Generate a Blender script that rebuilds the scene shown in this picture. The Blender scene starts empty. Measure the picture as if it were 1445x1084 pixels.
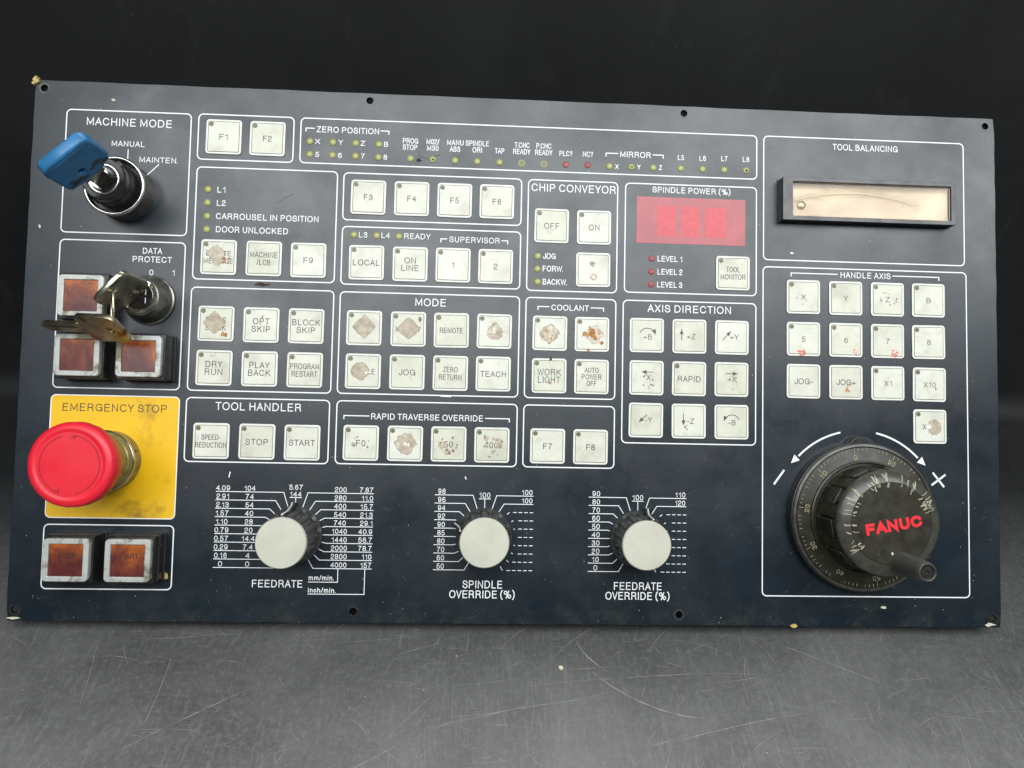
import bpy, bmesh, math, random
from mathutils import Matrix, Vector, noise
random.seed(7)
sc = bpy.context.scene
COL = sc.collection
HT = 279.77                      # panel height in millimetres, panel is 520 mm wide
LEAN = math.radians(38)          # panel leans back from the vertical
# panel space: x right, y up the panel, z out of its face; its lower left corner is the origin
ROOT = Matrix.Translation((-0.260, 0, 0.0095)) @ Matrix.Rotation(math.radians(90) - LEAN, 4, 'X')

# ------------------------------------------------------------------ camera
cam = bpy.data.cameras.new('camera')
cam_o = bpy.data.objects.new('camera', cam)
COL.objects.link(cam_o)
cam.sensor_width = 36.0
cam.lens = 1048 / 1445 * 36
cam.clip_start = 0.01
cam.clip_end = 50
cx = Vector((0.99856933, 0.02023144, 0.04949721))       # image right in panel space
cf = Vector((0.04838542, 0.05217328, -0.99746519))      # viewing direction in panel space
cu = cx.cross(cf).normalized()
cx = cf.cross(cu).normalized()
L = Matrix((cx, cu, -cf)).transposed().to_4x4()
L.translation = Vector((0.23440, (HT - 174.8485) / 1000, 0.39276))
cam_o.matrix_world = ROOT @ L
sc.camera = cam_o

# ------------------------------------------------------------------ world and lamps
w = bpy.data.worlds.new('World'); sc.world = w
w.use_nodes = True
w.node_tree.nodes['Background'].inputs[0].default_value = (0.80, 0.88, 1.0, 1)
w.node_tree.nodes['Background'].inputs[1].default_value = 0.10

def area(name, loc, target, sx, sy, radiance, col):
    l = bpy.data.lights.new(name, 'AREA'); l.shape = 'RECTANGLE'; l.size = sx; l.size_y = sy
    l.energy = radiance * sx * sy * math.pi; l.color = col
    o = bpy.data.objects.new(name, l); COL.objects.link(o)
    o.location = loc
    o.rotation_euler = (Vector(target) - Vector(loc)).to_track_quat('-Z', 'Y').to_euler()
    return o
area('overhead_lamp', (0.20, -0.56, 1.24), (0.08, 0.08, 0.1), 2.2, 0.76, 6.6, (0.95, 0.985, 1.0))
area('rear_table_fill', (0.05, 1.12, 1.12), (0, -0.1, 0.0), 1.15, 0.75, 11.5, (1.0, 0.99, 0.98))  # fill lamp added behind the panel to brighten the tabletop
sc.view_settings.view_transform = 'Standard'
sc.view_settings.look = 'None'
sc.view_settings.exposure = 0
sc.view_settings.gamma = 1
sc.cycles.max_bounces = 6

# ------------------------------------------------------------------ materials
def nodes(name):
    m = bpy.data.materials.new(name); m.use_nodes = True
    nt = m.node_tree
    return m, nt, nt.nodes['Principled BSDF']
def setp(b, **k):
    for a, v in k.items():
        b.inputs[{'spec': 'Specular IOR Level', 'rough': 'Roughness', 'metal': 'Metallic', 'coat': 'Coat Weight',
                  'coatr': 'Coat Roughness', 'ior': 'IOR', 'trans': 'Transmission Weight'}[a]].default_value = v
def noise_n(nt, co, scale, detail=4, rough=.55, dist=0):
    n = nt.nodes.new('ShaderNodeTexNoise'); n.inputs['Scale'].default_value = scale
    n.inputs['Detail'].default_value = detail; n.inputs['Roughness'].default_value = rough
    n.inputs['Distortion'].default_value = dist
    nt.links.new(co, n.inputs['Vector']); return n.outputs['Fac']
def ramp(nt, fac, stops):
    r = nt.nodes.new('ShaderNodeValToRGB'); e = r.color_ramp.elements
    while len(e) < len(stops): e.new(0.5)
    for el, (p, c) in zip(e, stops):
        el.position = p; el.color = c if len(c) == 4 else (*c, 1)
    nt.links.new(fac, r.inputs[0]); return r.outputs[0]
def g(v): return (v, v, v)
def mix(nt, fac, a, b, mode='MIX'):
    m = nt.nodes.new('ShaderNodeMix'); m.data_type = 'RGBA'; m.blend_type = mode
    for sock, val in ((m.inputs[0], fac), (m.inputs[6], a), (m.inputs[7], b)):
        if isinstance(val, (int, float)): sock.default_value = val
        elif isinstance(val, tuple): sock.default_value = (*val, 1) if len(val) == 3 else val
        else: nt.links.new(val, sock)
    return m.outputs[2]
def coords(nt, rnd=False, scale=None):
    t = nt.nodes.new('ShaderNodeTexCoord'); out = t.outputs['Object']
    if scale:
        mp = nt.nodes.new('ShaderNodeMapping'); mp.inputs['Scale'].default_value = scale[:3]
        if len(scale) > 3: mp.inputs['Rotation'].default_value = (0, 0, scale[3])
        nt.links.new(out, mp.inputs[0]); out = mp.outputs[0]
    if rnd:
        oi = nt.nodes.new('ShaderNodeObjectInfo')
        mu = nt.nodes.new('ShaderNodeMath'); mu.operation = 'MULTIPLY'; mu.inputs[1].default_value = 37.0
        nt.links.new(oi.outputs['Random'], mu.inputs[0])
        ad = nt.nodes.new('ShaderNodeVectorMath'); ad.operation = 'ADD'
        nt.links.new(out, ad.inputs[0]); nt.links.new(mu.outputs[0], ad.inputs[1]); out = ad.outputs[0]
    return out
def bump(nt, b, fac, strength, dist):
    n = nt.nodes.new('ShaderNodeBump'); n.inputs['Strength'].default_value = strength
    n.inputs['Distance'].default_value = dist
    nt.links.new(fac, n.inputs['Height']); nt.links.new(n.outputs[0], b.inputs['Normal'])

def simple(name, col, rough=.4, metal=0, var=.25, scale=400, dirt=None, dirtamt=.55, coat=0, spec=.5, bmp=0, rnd=True):
    m, nt, b = nodes(name)
    co = coords(nt, rnd)
    f = noise_n(nt, co, scale, 5)
    dark = tuple(c * (1 - var) for c in col); lite = tuple(min(1, c * (1 + var * .6)) for c in col)
    c = ramp(nt, f, [(.3, dark), (.7, lite)])
    if dirt:
        f2 = noise_n(nt, co, scale * .45, 6, .65, .4)
        k = ramp(nt, f2, [(dirtamt, g(0)), (min(1, dirtamt + .12), g(1))])
        c = mix(nt, k, c, dirt)
    nt.links.new(c, b.inputs['Base Color'])
    rr = ramp(nt, noise_n(nt, co, scale * .7, 4), [(.3, g(max(.02, rough - .1))), (.7, g(min(1, rough + .12)))])
    nt.links.new(rr, b.inputs['Roughness'])
    setp(b, metal=metal, coat=coat, spec=spec, coatr=.12)
    if bmp: bump(nt, b, f, bmp, .0004)
    return m

def panel_material():
    m, nt, b = nodes('navy_panel_film')
    co = coords(nt)
    big = noise_n(nt, co, 14, 6, .6)
    c = ramp(nt, big, [(.35, (.0020, .0072, .0125)), (.65, (.0032, .0105, .0170))])
    # hazy smudges of old coolant
    sm = noise_n(nt, co, 42, 7, .68, .6)
    k = ramp(nt, sm, [(.52, g(0)), (.74, g(.4))])
    c = mix(nt, k, c, (.018, .022, .021))
    # grime towards the lower edge
    sep = nt.nodes.new('ShaderNodeSeparateXYZ'); nt.links.new(co, sep.inputs[0])
    mr = nt.nodes.new('ShaderNodeMapRange'); mr.inputs[1].default_value = .022; mr.inputs[2].default_value = 0.0
    nt.links.new(sep.outputs['Y'], mr.inputs[0])
    gn = noise_n(nt, co, 60, 9, .78, .4)
    gm = nt.nodes.new('ShaderNodeMath'); gm.operation = 'MULTIPLY'
    nt.links.new(mr.outputs[0], gm.inputs[0]); nt.links.new(ramp(nt, gn, [(.50, g(0)), (.74, g(.8))]), gm.inputs[1])
    c = mix(nt, gm.outputs[0], c, (.045, .045, .032))
    # fine pale dust and tiny pinprick specks
    d = ramp(nt, noise_n(nt, co, 1500, 2, .5), [(.70, g(0)), (.76, g(.5))])
    region = ramp(nt, noise_n(nt, co, 30, 4), [(.48, g(0)), (.66, g(1))])
    d2 = mix(nt, 1.0, d, region, 'MULTIPLY')
    c = mix(nt, d2, c, (.16, .17, .16))
    dk = ramp(nt, noise_n(nt, co, 650, 3, .5), [(.24, g(.8)), (.29, g(0))])
    c = mix(nt, dk, c, (.004, .005, .006))
    # short scuffs
    for sx, sy, rot, th in ((500, 40, .5, .735), (45, 420, .25, .745), (380, 50, 2.2, .75)):
        s = noise_n(nt, coords(nt, scale=(sx, sy, 1, rot)), 1, 3, .6)
        c = mix(nt, ramp(nt, s, [(th, g(0)), (th + .03, g(.35))]), c, (.12, .13, .13))
    nt.links.new(c, b.inputs['Base Color'])
    r = ramp(nt, noise_n(nt, co, 24, 6, .65), [(.3, g(.25)), (.7, g(.42))])
    nt.links.new(r, b.inputs['Roughness'])
    setp(b, ior=1.58)
    bump(nt, b, noise_n(nt, co, 900, 3), .10, .0002)
    return m
M = {}
M['panel'] = panel_material()
M['print'] = simple('white_screen_print', (.88, .89, .88), .5, var=.06)
M['print_dark'] = simple('grey_key_print', (.075, .075, .07), .55, var=.3, scale=900)
M['print_black'] = simple('brown_black_print', (.055, .045, .03), .55, var=.2)
M['frame'] = simple('ivory_key_border', (.76, .76, .68), .45, var=.10, scale=260, dirt=(.45, .38, .27), dirtamt=.66)
M['groove'] = simple('key_seam', (.10, .10, .085), .6, var=.4, scale=900)

def cap_material():
    m, nt, b = nodes('ivory_membrane_key')
    co = coords(nt, True)
    c = ramp(nt, noise_n(nt, co, 90, 5, .6), [(.3, (.62, .62, .52)), (.7, (.72, .72, .63))])
    k = ramp(nt, noise_n(nt, co, 150, 7, .70, .8), [(.52, g(0)), (.74, g(.45))])
    c = mix(nt, k, c, (.40, .38, .27))
    k = ramp(nt, noise_n(nt, co, 60, 4, .6, .3), [(.52, g(0)), (.70, g(.55))])
    c = mix(nt, k, c, (.44, .43, .34))
    k = ramp(nt, noise_n(nt, co, 1300, 2, .6), [(.70, g(0)), (.76, g(.7))])
    c = mix(nt, k, c, (.25, .22, .16))
    oi = nt.nodes.new('ShaderNodeObjectInfo')
    c = mix(nt, 1.0, c, ramp(nt, oi.outputs['Random'], [(0, (.90, .89, .84)), (1, (1, 1, 1))]), 'MULTIPLY')
    nt.links.new(c, b.inputs['Base Color'])
    setp(b, rough=.42)
    bump(nt, b, noise_n(nt, co, 240, 4), .25, .0004)
    return m
M['cap'] = cap_material()
M['window'] = simple('olive_indicator_window', (.15, .135, .06), .35, var=.5, scale=1800)
M['tan'] = simple('worn_tan_backing', (.47, .40, .30), .6, var=.35, scale=300, dirt=(.62, .55, .43), dirtamt=.55)
M['tan_edge'] = simple('torn_film_edge', (.24, .19, .13), .7, var=.3)
M['rust'] = simple('rust_stain', (.45, .18, .055), .8, var=.6, scale=700, dirt=(.60, .38, .16), dirtamt=.5)
M['darkrust'] = simple('dark_rust', (.05, .02, .014), .8, var=.4, scale=900)
M['flake'] = simple('white_flake', (.80, .79, .72), .5, var=.1)
M['redpaint'] = simple('red_paint_smear', (.75, .16, .13), .6, var=.4, scale=900)
M['black'] = simple('black_plastic', (.016, .016, .015), .30, var=.4, scale=300, dirt=(.05, .048, .04), dirtamt=.6, bmp=.2)
M['grey'] = simple('dark_grey_plastic', (.032, .032, .030), .42, var=.3, scale=300, dirt=(.07, .065, .05), dirtamt=.62)
M['bezelgrey'] = simple('grey_bezel_plastic', (.045, .045, .046), .30, var=.2, scale=200)
M['handlegrey'] = simple('smooth_grey_handle', (.055, .058, .052), .42, var=.15, scale=200)
M['knobgrey'] = simple('dusty_knob_plastic', (.042, .042, .039), .34, var=.3, scale=300, dirt=(.10, .10, .09), dirtamt=.6)
M['tanpale'] = simple('pale_torn_backing', (.62, .55, .45), .55, var=.2, scale=400, dirt=(.45, .33, .22), dirtamt=.55)
M['cream'] = simple('cream_knob_disc', (.53, .525, .43), .40, var=.09, scale=90, dirt=(.43, .41, .30), dirtamt=.58)
M['silver'] = simple('silver_bezel', (.47, .48, .45), .36, metal=.2, var=.1, scale=250, dirt=(.17, .15, .09), dirtamt=.50)
M['chrome'] = simple('worn_chrome', (.78, .76, .72), .18, metal=1, var=.12, scale=500, dirt=(.25, .2, .12), dirtamt=.63)
M['steel'] = simple('nickel_key_steel', (.50, .46, .35), .28, metal=1, var=.25, scale=180, dirt=(.16, .12, .06), dirtamt=.60)
M['brownsteel'] = simple('stained_key_steel', (.42, .36, .24), .32, metal=.95, var=.35, scale=150, dirt=(.14, .06, .02), dirtamt=.52)
M['dullmetal'] = simple('worn_grey_metal', (.24, .23, .20), .34, metal=.8, var=.35, scale=260, dirt=(.07, .06, .04), dirtamt=.56)
M['blackmetal'] = simple('blackened_metal', (.10, .095, .085), .26, metal=.85, var=.3, scale=260, dirt=(.04, .03, .02), dirtamt=.6)
M['blue'] = simple('blue_key_plastic', (.022, .155, .34), .38, var=.22, scale=160, dirt=(.025, .05, .07), dirtamt=.64, bmp=.15)
M['red'] = simple('red_mushroom_plastic', (.72, .012, .03), .38, var=.05, scale=120, dirt=(.60, .012, .02), dirtamt=.70)
M['redgroove'] = simple('red_groove', (.34, .006, .01), .5, var=.1)
M['yellow'] = simple('yellow_plate_print', (.80, .47, .004), .45, var=.06, scale=40, dirt=(.34, .20, .01), dirtamt=.56)
M['olive'] = simple('yellowed_collar_metal', (.30, .26, .10), .40, metal=.5, var=.3, scale=200, dirt=(.10, .09, .03), dirtamt=.58)
M['led'] = simple('yellow_green_lens', (.29, .29, .085), .45, var=.15, scale=900)
M['ledcore'] = simple('bright_lens_core', (.42, .42, .14), .4, var=.1, scale=900)
M['ledred'] = simple('dull_red_lens', (.33, .045, .05), .45, var=.15, scale=900)
M['wheel'] = simple('olive_black_bakelite', (.026, .024, .014), .34, var=.4, scale=200, dirt=(.065, .058, .035), dirtamt=.60, bmp=.12)
M['wheelrim'] = simple('lit_wheel_rim', (.058, .055, .044), .30, var=.4, scale=300, dirt=(.14, .13, .09), dirtamt=.62)  # lighter than the wheel: reflection on the chamfer put into the colour
M['scar'] = simple('pale_scratch_mark', (.36, .33, .24), .5, var=.3, scale=900)
M['numeral'] = simple('yellowed_dial_numeral', (.45, .40, .24), .5, var=.4, scale=1200)
M['logored'] = simple('logo_red', (.80, .018, .03), .45, var=.08)
M['white'] = simple('white_pointer', (.75, .75, .70), .4, var=.15, scale=500)
M['grime'] = simple('dark_grime', (.028, .04, .05), .6, var=.6, scale=900, dirt=(.10, .10, .09), dirtamt=.6)
M['lint'] = simple('dark_lint', (.02, .016, .015), .8)
M['crumb'] = simple('yellow_sealant', (.50, .36, .12), .7, var=.5, scale=700)
M['paleflake'] = simple('pale_chip', (.62, .58, .45), .7, var=.3, scale=900)
M['bluesmear'] = simple('blue_smear', (.10, .30, .55), .5)
M['brass'] = simple('brass_screw', (.72, .50, .20), .25, metal=1, var=.2)

def lens_material(name, a, b_, c_, th=.5, grad=.26):
    m, nt, b = nodes(name)
    co = coords(nt, True)
    sep = nt.nodes.new('ShaderNodeSeparateXYZ'); nt.links.new(coords(nt), sep.inputs[0])
    mr = nt.nodes.new('ShaderNodeMapRange'); mr.inputs[1].default_value = -.008; mr.inputs[2].default_value = .008
    mr.inputs[3].default_value = -grad; mr.inputs[4].default_value = grad
    nt.links.new(sep.outputs['Y'], mr.inputs[0])
    st = nt.nodes.new('ShaderNodeMapping'); st.inputs['Scale'].default_value = (1.1, 1, 1); nt.links.new(co, st.inputs[0])
    f = noise_n(nt, st.outputs[0], 85, 5, .6, .4)
    ad = nt.nodes.new('ShaderNodeMath'); nt.links.new(f, ad.inputs[0]); nt.links.new(mr.outputs[0], ad.inputs[1])
    c = ramp(nt, ad.outputs[0], [(th - .2, a), (th, b_), (th + .18, c_)])
    mp = nt.nodes.new('ShaderNodeMapping'); mp.inputs['Scale'].default_value = (3.2, 1, 1); nt.links.new(co, mp.inputs[0])
    s = ramp(nt, noise_n(nt, mp.outputs[0], 190, 5, .7), [(.58, g(0)), (.68, g(.6))])
    c = mix(nt, s, c, tuple(x * .35 for x in a))
    nt.links.new(c, b.inputs['Base Color'])
    setp(b, rough=.32, coat=.15, coatr=.15)
    bump(nt, b, f, .3, .0006)
    return m
M['amber'] = lens_material('amber_lens', (.08, .014, .012), (.17, .036, .014), (.38, .095, .010), .54, .17)
M['orange'] = lens_material('orange_lens', (.06, .036, .010), (.21, .046, .008), (.40, .08, .006), .50, .14)
M['darkamber'] = lens_material('dark_amber_lens', (.009, .003, .003), (.026, .005, .004), (.12, .027, .004), .70, .05)
M['maroon'] = lens_material('maroon_lens', (.007, .003, .0035), (.012, .0035, .004), (.05, .012, .004), .90, .06)

def display_material():
    m, nt, b = nodes('red_display_window')
    co = coords(nt)
    c = ramp(nt, noise_n(nt, co, 60, 5, .6), [(.3, (.27, .018, .028)), (.7, (.40, .032, .045))])
    c = mix(nt, ramp(nt, noise_n(nt, coords(nt, scale=(1, 2.2, 1, .6)), 420, 4, .6), [(.66, g(0)), (.72, g(.7))]), c, (.12, .03, .03))
    nt.links.new(c, b.inputs['Base Color'])
    setp(b, rough=.34, ior=1.6)
    return m
M['display'] = display_material()
def glow_material(name, col, em):
    m, nt, b = nodes(name)
    f = noise_n(nt, coords(nt), 300, 4)
    c = ramp(nt, f, [(.3, tuple(x * .7 for x in col)), (.7, col)])
    nt.links.new(c, b.inputs['Base Color']); nt.links.new(c, b.inputs['Emission Color'])
    b.inputs['Emission Strength'].default_value = em
    setp(b, rough=.35, ior=1.55)
    return m
M['digitfield'] = glow_material('dim_digit_field', (.56, .020, .035), .12)
M['digit'] = glow_material('dim_digit_segment', (.57, .024, .038), .12)

def lcd_material():
    m, nt, b = nodes('cream_reflector')
    co = coords(nt)
    c = ramp(nt, noise_n(nt, co, 45, 4, .6, .5), [(.35, (.40, .27, .135)), (.68, (.60, .45, .25))])
    nt.links.new(c, b.inputs['Base Color'])
    setp(b, rough=.4, coat=.1, coatr=.2)
    bump(nt, b, noise_n(nt, co, 60, 2), .3, .002)
    return m
M['lcd'] = lcd_material()
def glass_material():
    m, nt, b = nodes('clear_cover'); out = nt.nodes['Material Output']; nt.nodes.remove(b)
    t = nt.nodes.new('ShaderNodeBsdfTransparent'); gl = nt.nodes.new('ShaderNodeBsdfGlossy'); gl.inputs['Roughness'].default_value = .08
    fr = nt.nodes.new('ShaderNodeFresnel'); fr.inputs[0].default_value = 1.32; mx = nt.nodes.new('ShaderNodeMixShader')
    nt.links.new(fr.outputs[0], mx.inputs[0]); nt.links.new(t.outputs[0], mx.inputs[1]); nt.links.new(gl.outputs[0], mx.inputs[2])
    nt.links.new(mx.outputs[0], out.inputs['Surface']); return m
M['lcdline'] = simple('reflection_line', (.62, .50, .32), .4)
M['glass'] = glass_material()

def sheet_material():
    m, nt, b = nodes('scuffed_black_plastic_sheet')
    co = coords(nt)
    base = ramp(nt, noise_n(nt, co, 5, 5, .6), [(.3, (.0075, .0075, .0078)), (.72, (.015, .0152, .0155))])
    c = base
    # scuffs and grey tone are strongest on the flat front area, fading towards the back
    sep = nt.nodes.new('ShaderNodeSeparateXYZ'); nt.links.new(co, sep.inputs[0])
    mr = nt.nodes.new('ShaderNodeMapRange'); mr.inputs[1].default_value = .12; mr.inputs[2].default_value = -.10
    nt.links.new(sep.outputs['Y'], mr.inputs[0])
    wear = mr.outputs[0]
    def layer(sx, sy, rot, th, wd, amt, col):
        nonlocal c
        s = noise_n(nt, coords(nt, scale=(sx, sy, 1, rot)), 1, 3, .55, .25)
        k = ramp(nt, s, [(th, g(0)), (th + wd, g(amt))])
        k = mix(nt, 1.0, k, wear, 'MULTIPLY')
        c = mix(nt, k, c, col)
    blot = noise_n(nt, co, 9, 8, .66, .5)
    k = mix(nt, 1.0, ramp(nt, blot, [(.32, g(.45)), (.62, g(1))]), wear, 'MULTIPLY')
    c = mix(nt, k, c, (.165, .163, .158))
    grain = noise_n(nt, co, 330, 6, .75, .3)
    k = mix(nt, 1.0, ramp(nt, grain, [(.48, g(0)), (.66, g(.3))]), wear, 'MULTIPLY')
    c = mix(nt, k, c, (.26, .257, .25))
    patchy = noise_n(nt, co, 7, 3, .5)
    # fine multi-directional scuffing: thin line noise kept to patches
    for i, a in enumerate(((700, 60, .35, .56, .10, .30), (560, 50, .9, .58, .10, .3), (60, 620, .30, .60, .08, .22), (640, 70, 2.4, .60, .08, .25),
              (900, 90, 1.25, .60, .08, .25), (480, 36, 2.9, .62, .06, .3), (1300, 110, .1, .58, .08, .3))):
        sx, sy, rot, th, wd, amt = a
        s_ = noise_n(nt, coords(nt, scale=(sx, sy, 1, rot)), 1, 3, .6, .5)
        k = ramp(nt, s_, [(th, g(0)), (th + wd, g(amt * .8))])
        pz = ramp(nt, noise_n(nt, coords(nt, scale=(1, 1, 1, i * 1.3)), 11 + 3 * i, 3, .5, .3), [(.38, g(0)), (.58, g(1))])
        k = mix(nt, 1.0, mix(nt, 1.0, k, wear, 'MULTIPLY'), pz, 'MULTIPLY')
        c = mix(nt, k, c, (.26, .26, .258))
    dk = ramp(nt, noise_n(nt, coords(nt, scale=(20, 5, 1, .35)), 1, 5, .6, .6), [(.56, g(0)), (.72, g(.5))])
    c = mix(nt, dk, c, (.03, .03, .031))
    k = ramp(nt, noise_n(nt, co, 900, 2), [(.72, g(0)), (.78, g(.5))])
    c = mix(nt, mix(nt, 1.0, k, wear, 'MULTIPLY'), c, (.3, .3, .28))
    nt.links.new(c, b.inputs['Base Color'])
    r = ramp(nt, noise_n(nt, co, 22, 6, .65), [(.3, g(.40)), (.7, g(.56))])
    nt.links.new(r, b.inputs['Roughness'])
    bump(nt, b, noise_n(nt, co, 260, 7, .7), .35, .0006)
    return m
M['sheet'] = sheet_material()
M['scratch'] = simple('pale_scratch', (.33, .328, .315), .6, var=.6, scale=120)
M['scuffdark'] = simple('dark_scuff', (.02, .02, .021), .6, var=.3, scale=80)

def back_material():
    m, nt, b = nodes('matt_black_backdrop')
    co = coords(nt)
    c = ramp(nt, noise_n(nt, co, 6, 7, .65, .4), [(.3, (.0075, .0075, .0078)), (.72, (.015, .0152, .0155))])
    k = ramp(nt, noise_n(nt, coords(nt, scale=(9, 9, 5)), 1.6, 8, .72, .8), [(.58, g(0)), (.75, g(.35))])
    c = mix(nt, k, c, (.035, .035, .034))
    k = ramp(nt, noise_n(nt, co, 700, 2), [(.74, g(0)), (.79, g(.6))])
    c = mix(nt, k, c, (.12, .12, .11))
    nt.links.new(c, b.inputs['Base Color'])
    r = ramp(nt, noise_n(nt, co, 12, 5, .6), [(.3, g(.5)), (.7, g(.66))])
    nt.links.new(r, b.inputs['Roughness']); setp(b, spec=.22)
    return m
M['backsheet'] = back_material()

# ------------------------------------------------------------------ helpers (all lengths in millimetres)
def P(u, v, h=0): return Vector((u, HT - v, h)) * .001
def link(name, me, mat, parent=None, loc=(0, 0, 0), rot=None, smooth=False):
    o = bpy.data.objects.new(name, me); COL.objects.link(o)
    if mat is not None and not me.materials: me.materials.append(M[mat])
    if parent is not None: o.parent = parent
    o.location = loc
    if rot is not None: o.rotation_euler = rot
    if smooth:
        for p in me.polygons: p.use_smooth = True
    return o
def shape(loops, z0, z1, bevel=0, res=1):
    """closed 2D outlines (first outside, others holes) in mm -> solid mesh between z0 and z1"""
    cu_ = bpy.data.curves.new('outline', 'CURVE'); cu_.dimensions = '2D'; cu_.fill_mode = 'BOTH'
    for pts in loops:
        s = cu_.splines.new('POLY'); s.points.add(len(pts) - 1); s.use_cyclic_u = True
        for i, p in enumerate(pts): s.points[i].co = (p[0] * .001, p[1] * .001, 0, 1)
    t = (z1 - z0) * .001
    cu_.extrude = max(0, t / 2 - bevel * .001); cu_.bevel_depth = bevel * .001; cu_.bevel_resolution = res
    cu_.offset = -bevel * .001
    o = bpy.data.objects.new('outline', cu_)
    me = bpy.data.meshes.new_from_object(o)
    me.transform(Matrix.Translation((0, 0, (z0 + z1) * .0005)))
    bpy.data.objects.remove(o); bpy.data.curves.remove(cu_)
    me.materials.clear()
    return me
def rrect(w_, h_, r, n=5, cx_=0, cy_=0):
    pts = []
    for sx, sy, a0 in ((1, 1, 0), (-1, 1, 90), (-1, -1, 180), (1, -1, 270)):
        for i in range(n + 1):
            a = math.radians(a0 + 90 * i / n)
            pts.append((cx_ + sx * (w_ / 2 - r) + r * math.cos(a), cy_ + sy * (h_ / 2 - r) + r * math.sin(a)))
    return pts
def circ(r, n=32, cx_=0, cy_=0, a0=0): return [(cx_ + r * math.cos(a0 + 2 * math.pi * i / n), cy_ + r * math.sin(a0 + 2 * math.pi * i / n)) for i in range(n)]
def lathe(prof, seg=64, fn=None):
    bm = bmesh.new(); rings = []
    for r, z in prof:
        if r < 1e-6: rings.append([bm.verts.new((0, 0, z * .001))]); continue
        ring = []
        for i in range(seg):
            a = 2 * math.pi * i / seg
            rr = r * (fn(a, z) if fn else 1)
            ring.append(bm.verts.new((rr * math.cos(a) * .001, rr * math.sin(a) * .001, z * .001)))
        rings.append(ring)
    for A, B in zip(rings, rings[1:]):
        for i in range(seg):
            j = (i + 1) % seg
            if len(A) == 1 and len(B) == 1: continue
            if len(A) == 1: bm.faces.new((A[0], B[i], B[j]))
            elif len(B) == 1: bm.faces.new((A[i], A[j], B[0]))
            else: bm.faces.new((A[i], A[j], B[j], B[i]))
    bmesh.ops.recalc_face_normals(bm, faces=bm.faces)
    me = bpy.data.meshes.new('lathe'); bm.to_mesh(me); bm.free()
    return me
def sharp_smooth(o, ang=35):
    for p in o.data.polygons: p.use_smooth = True
    bm = bmesh.new(); bm.from_mesh(o.data)
    for e in bm.edges:
        if len(e.link_faces) == 2 and e.calc_face_angle(0) > math.radians(ang): e.smooth = False
    bm.to_mesh(o.data); bm.free()
    return o
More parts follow.
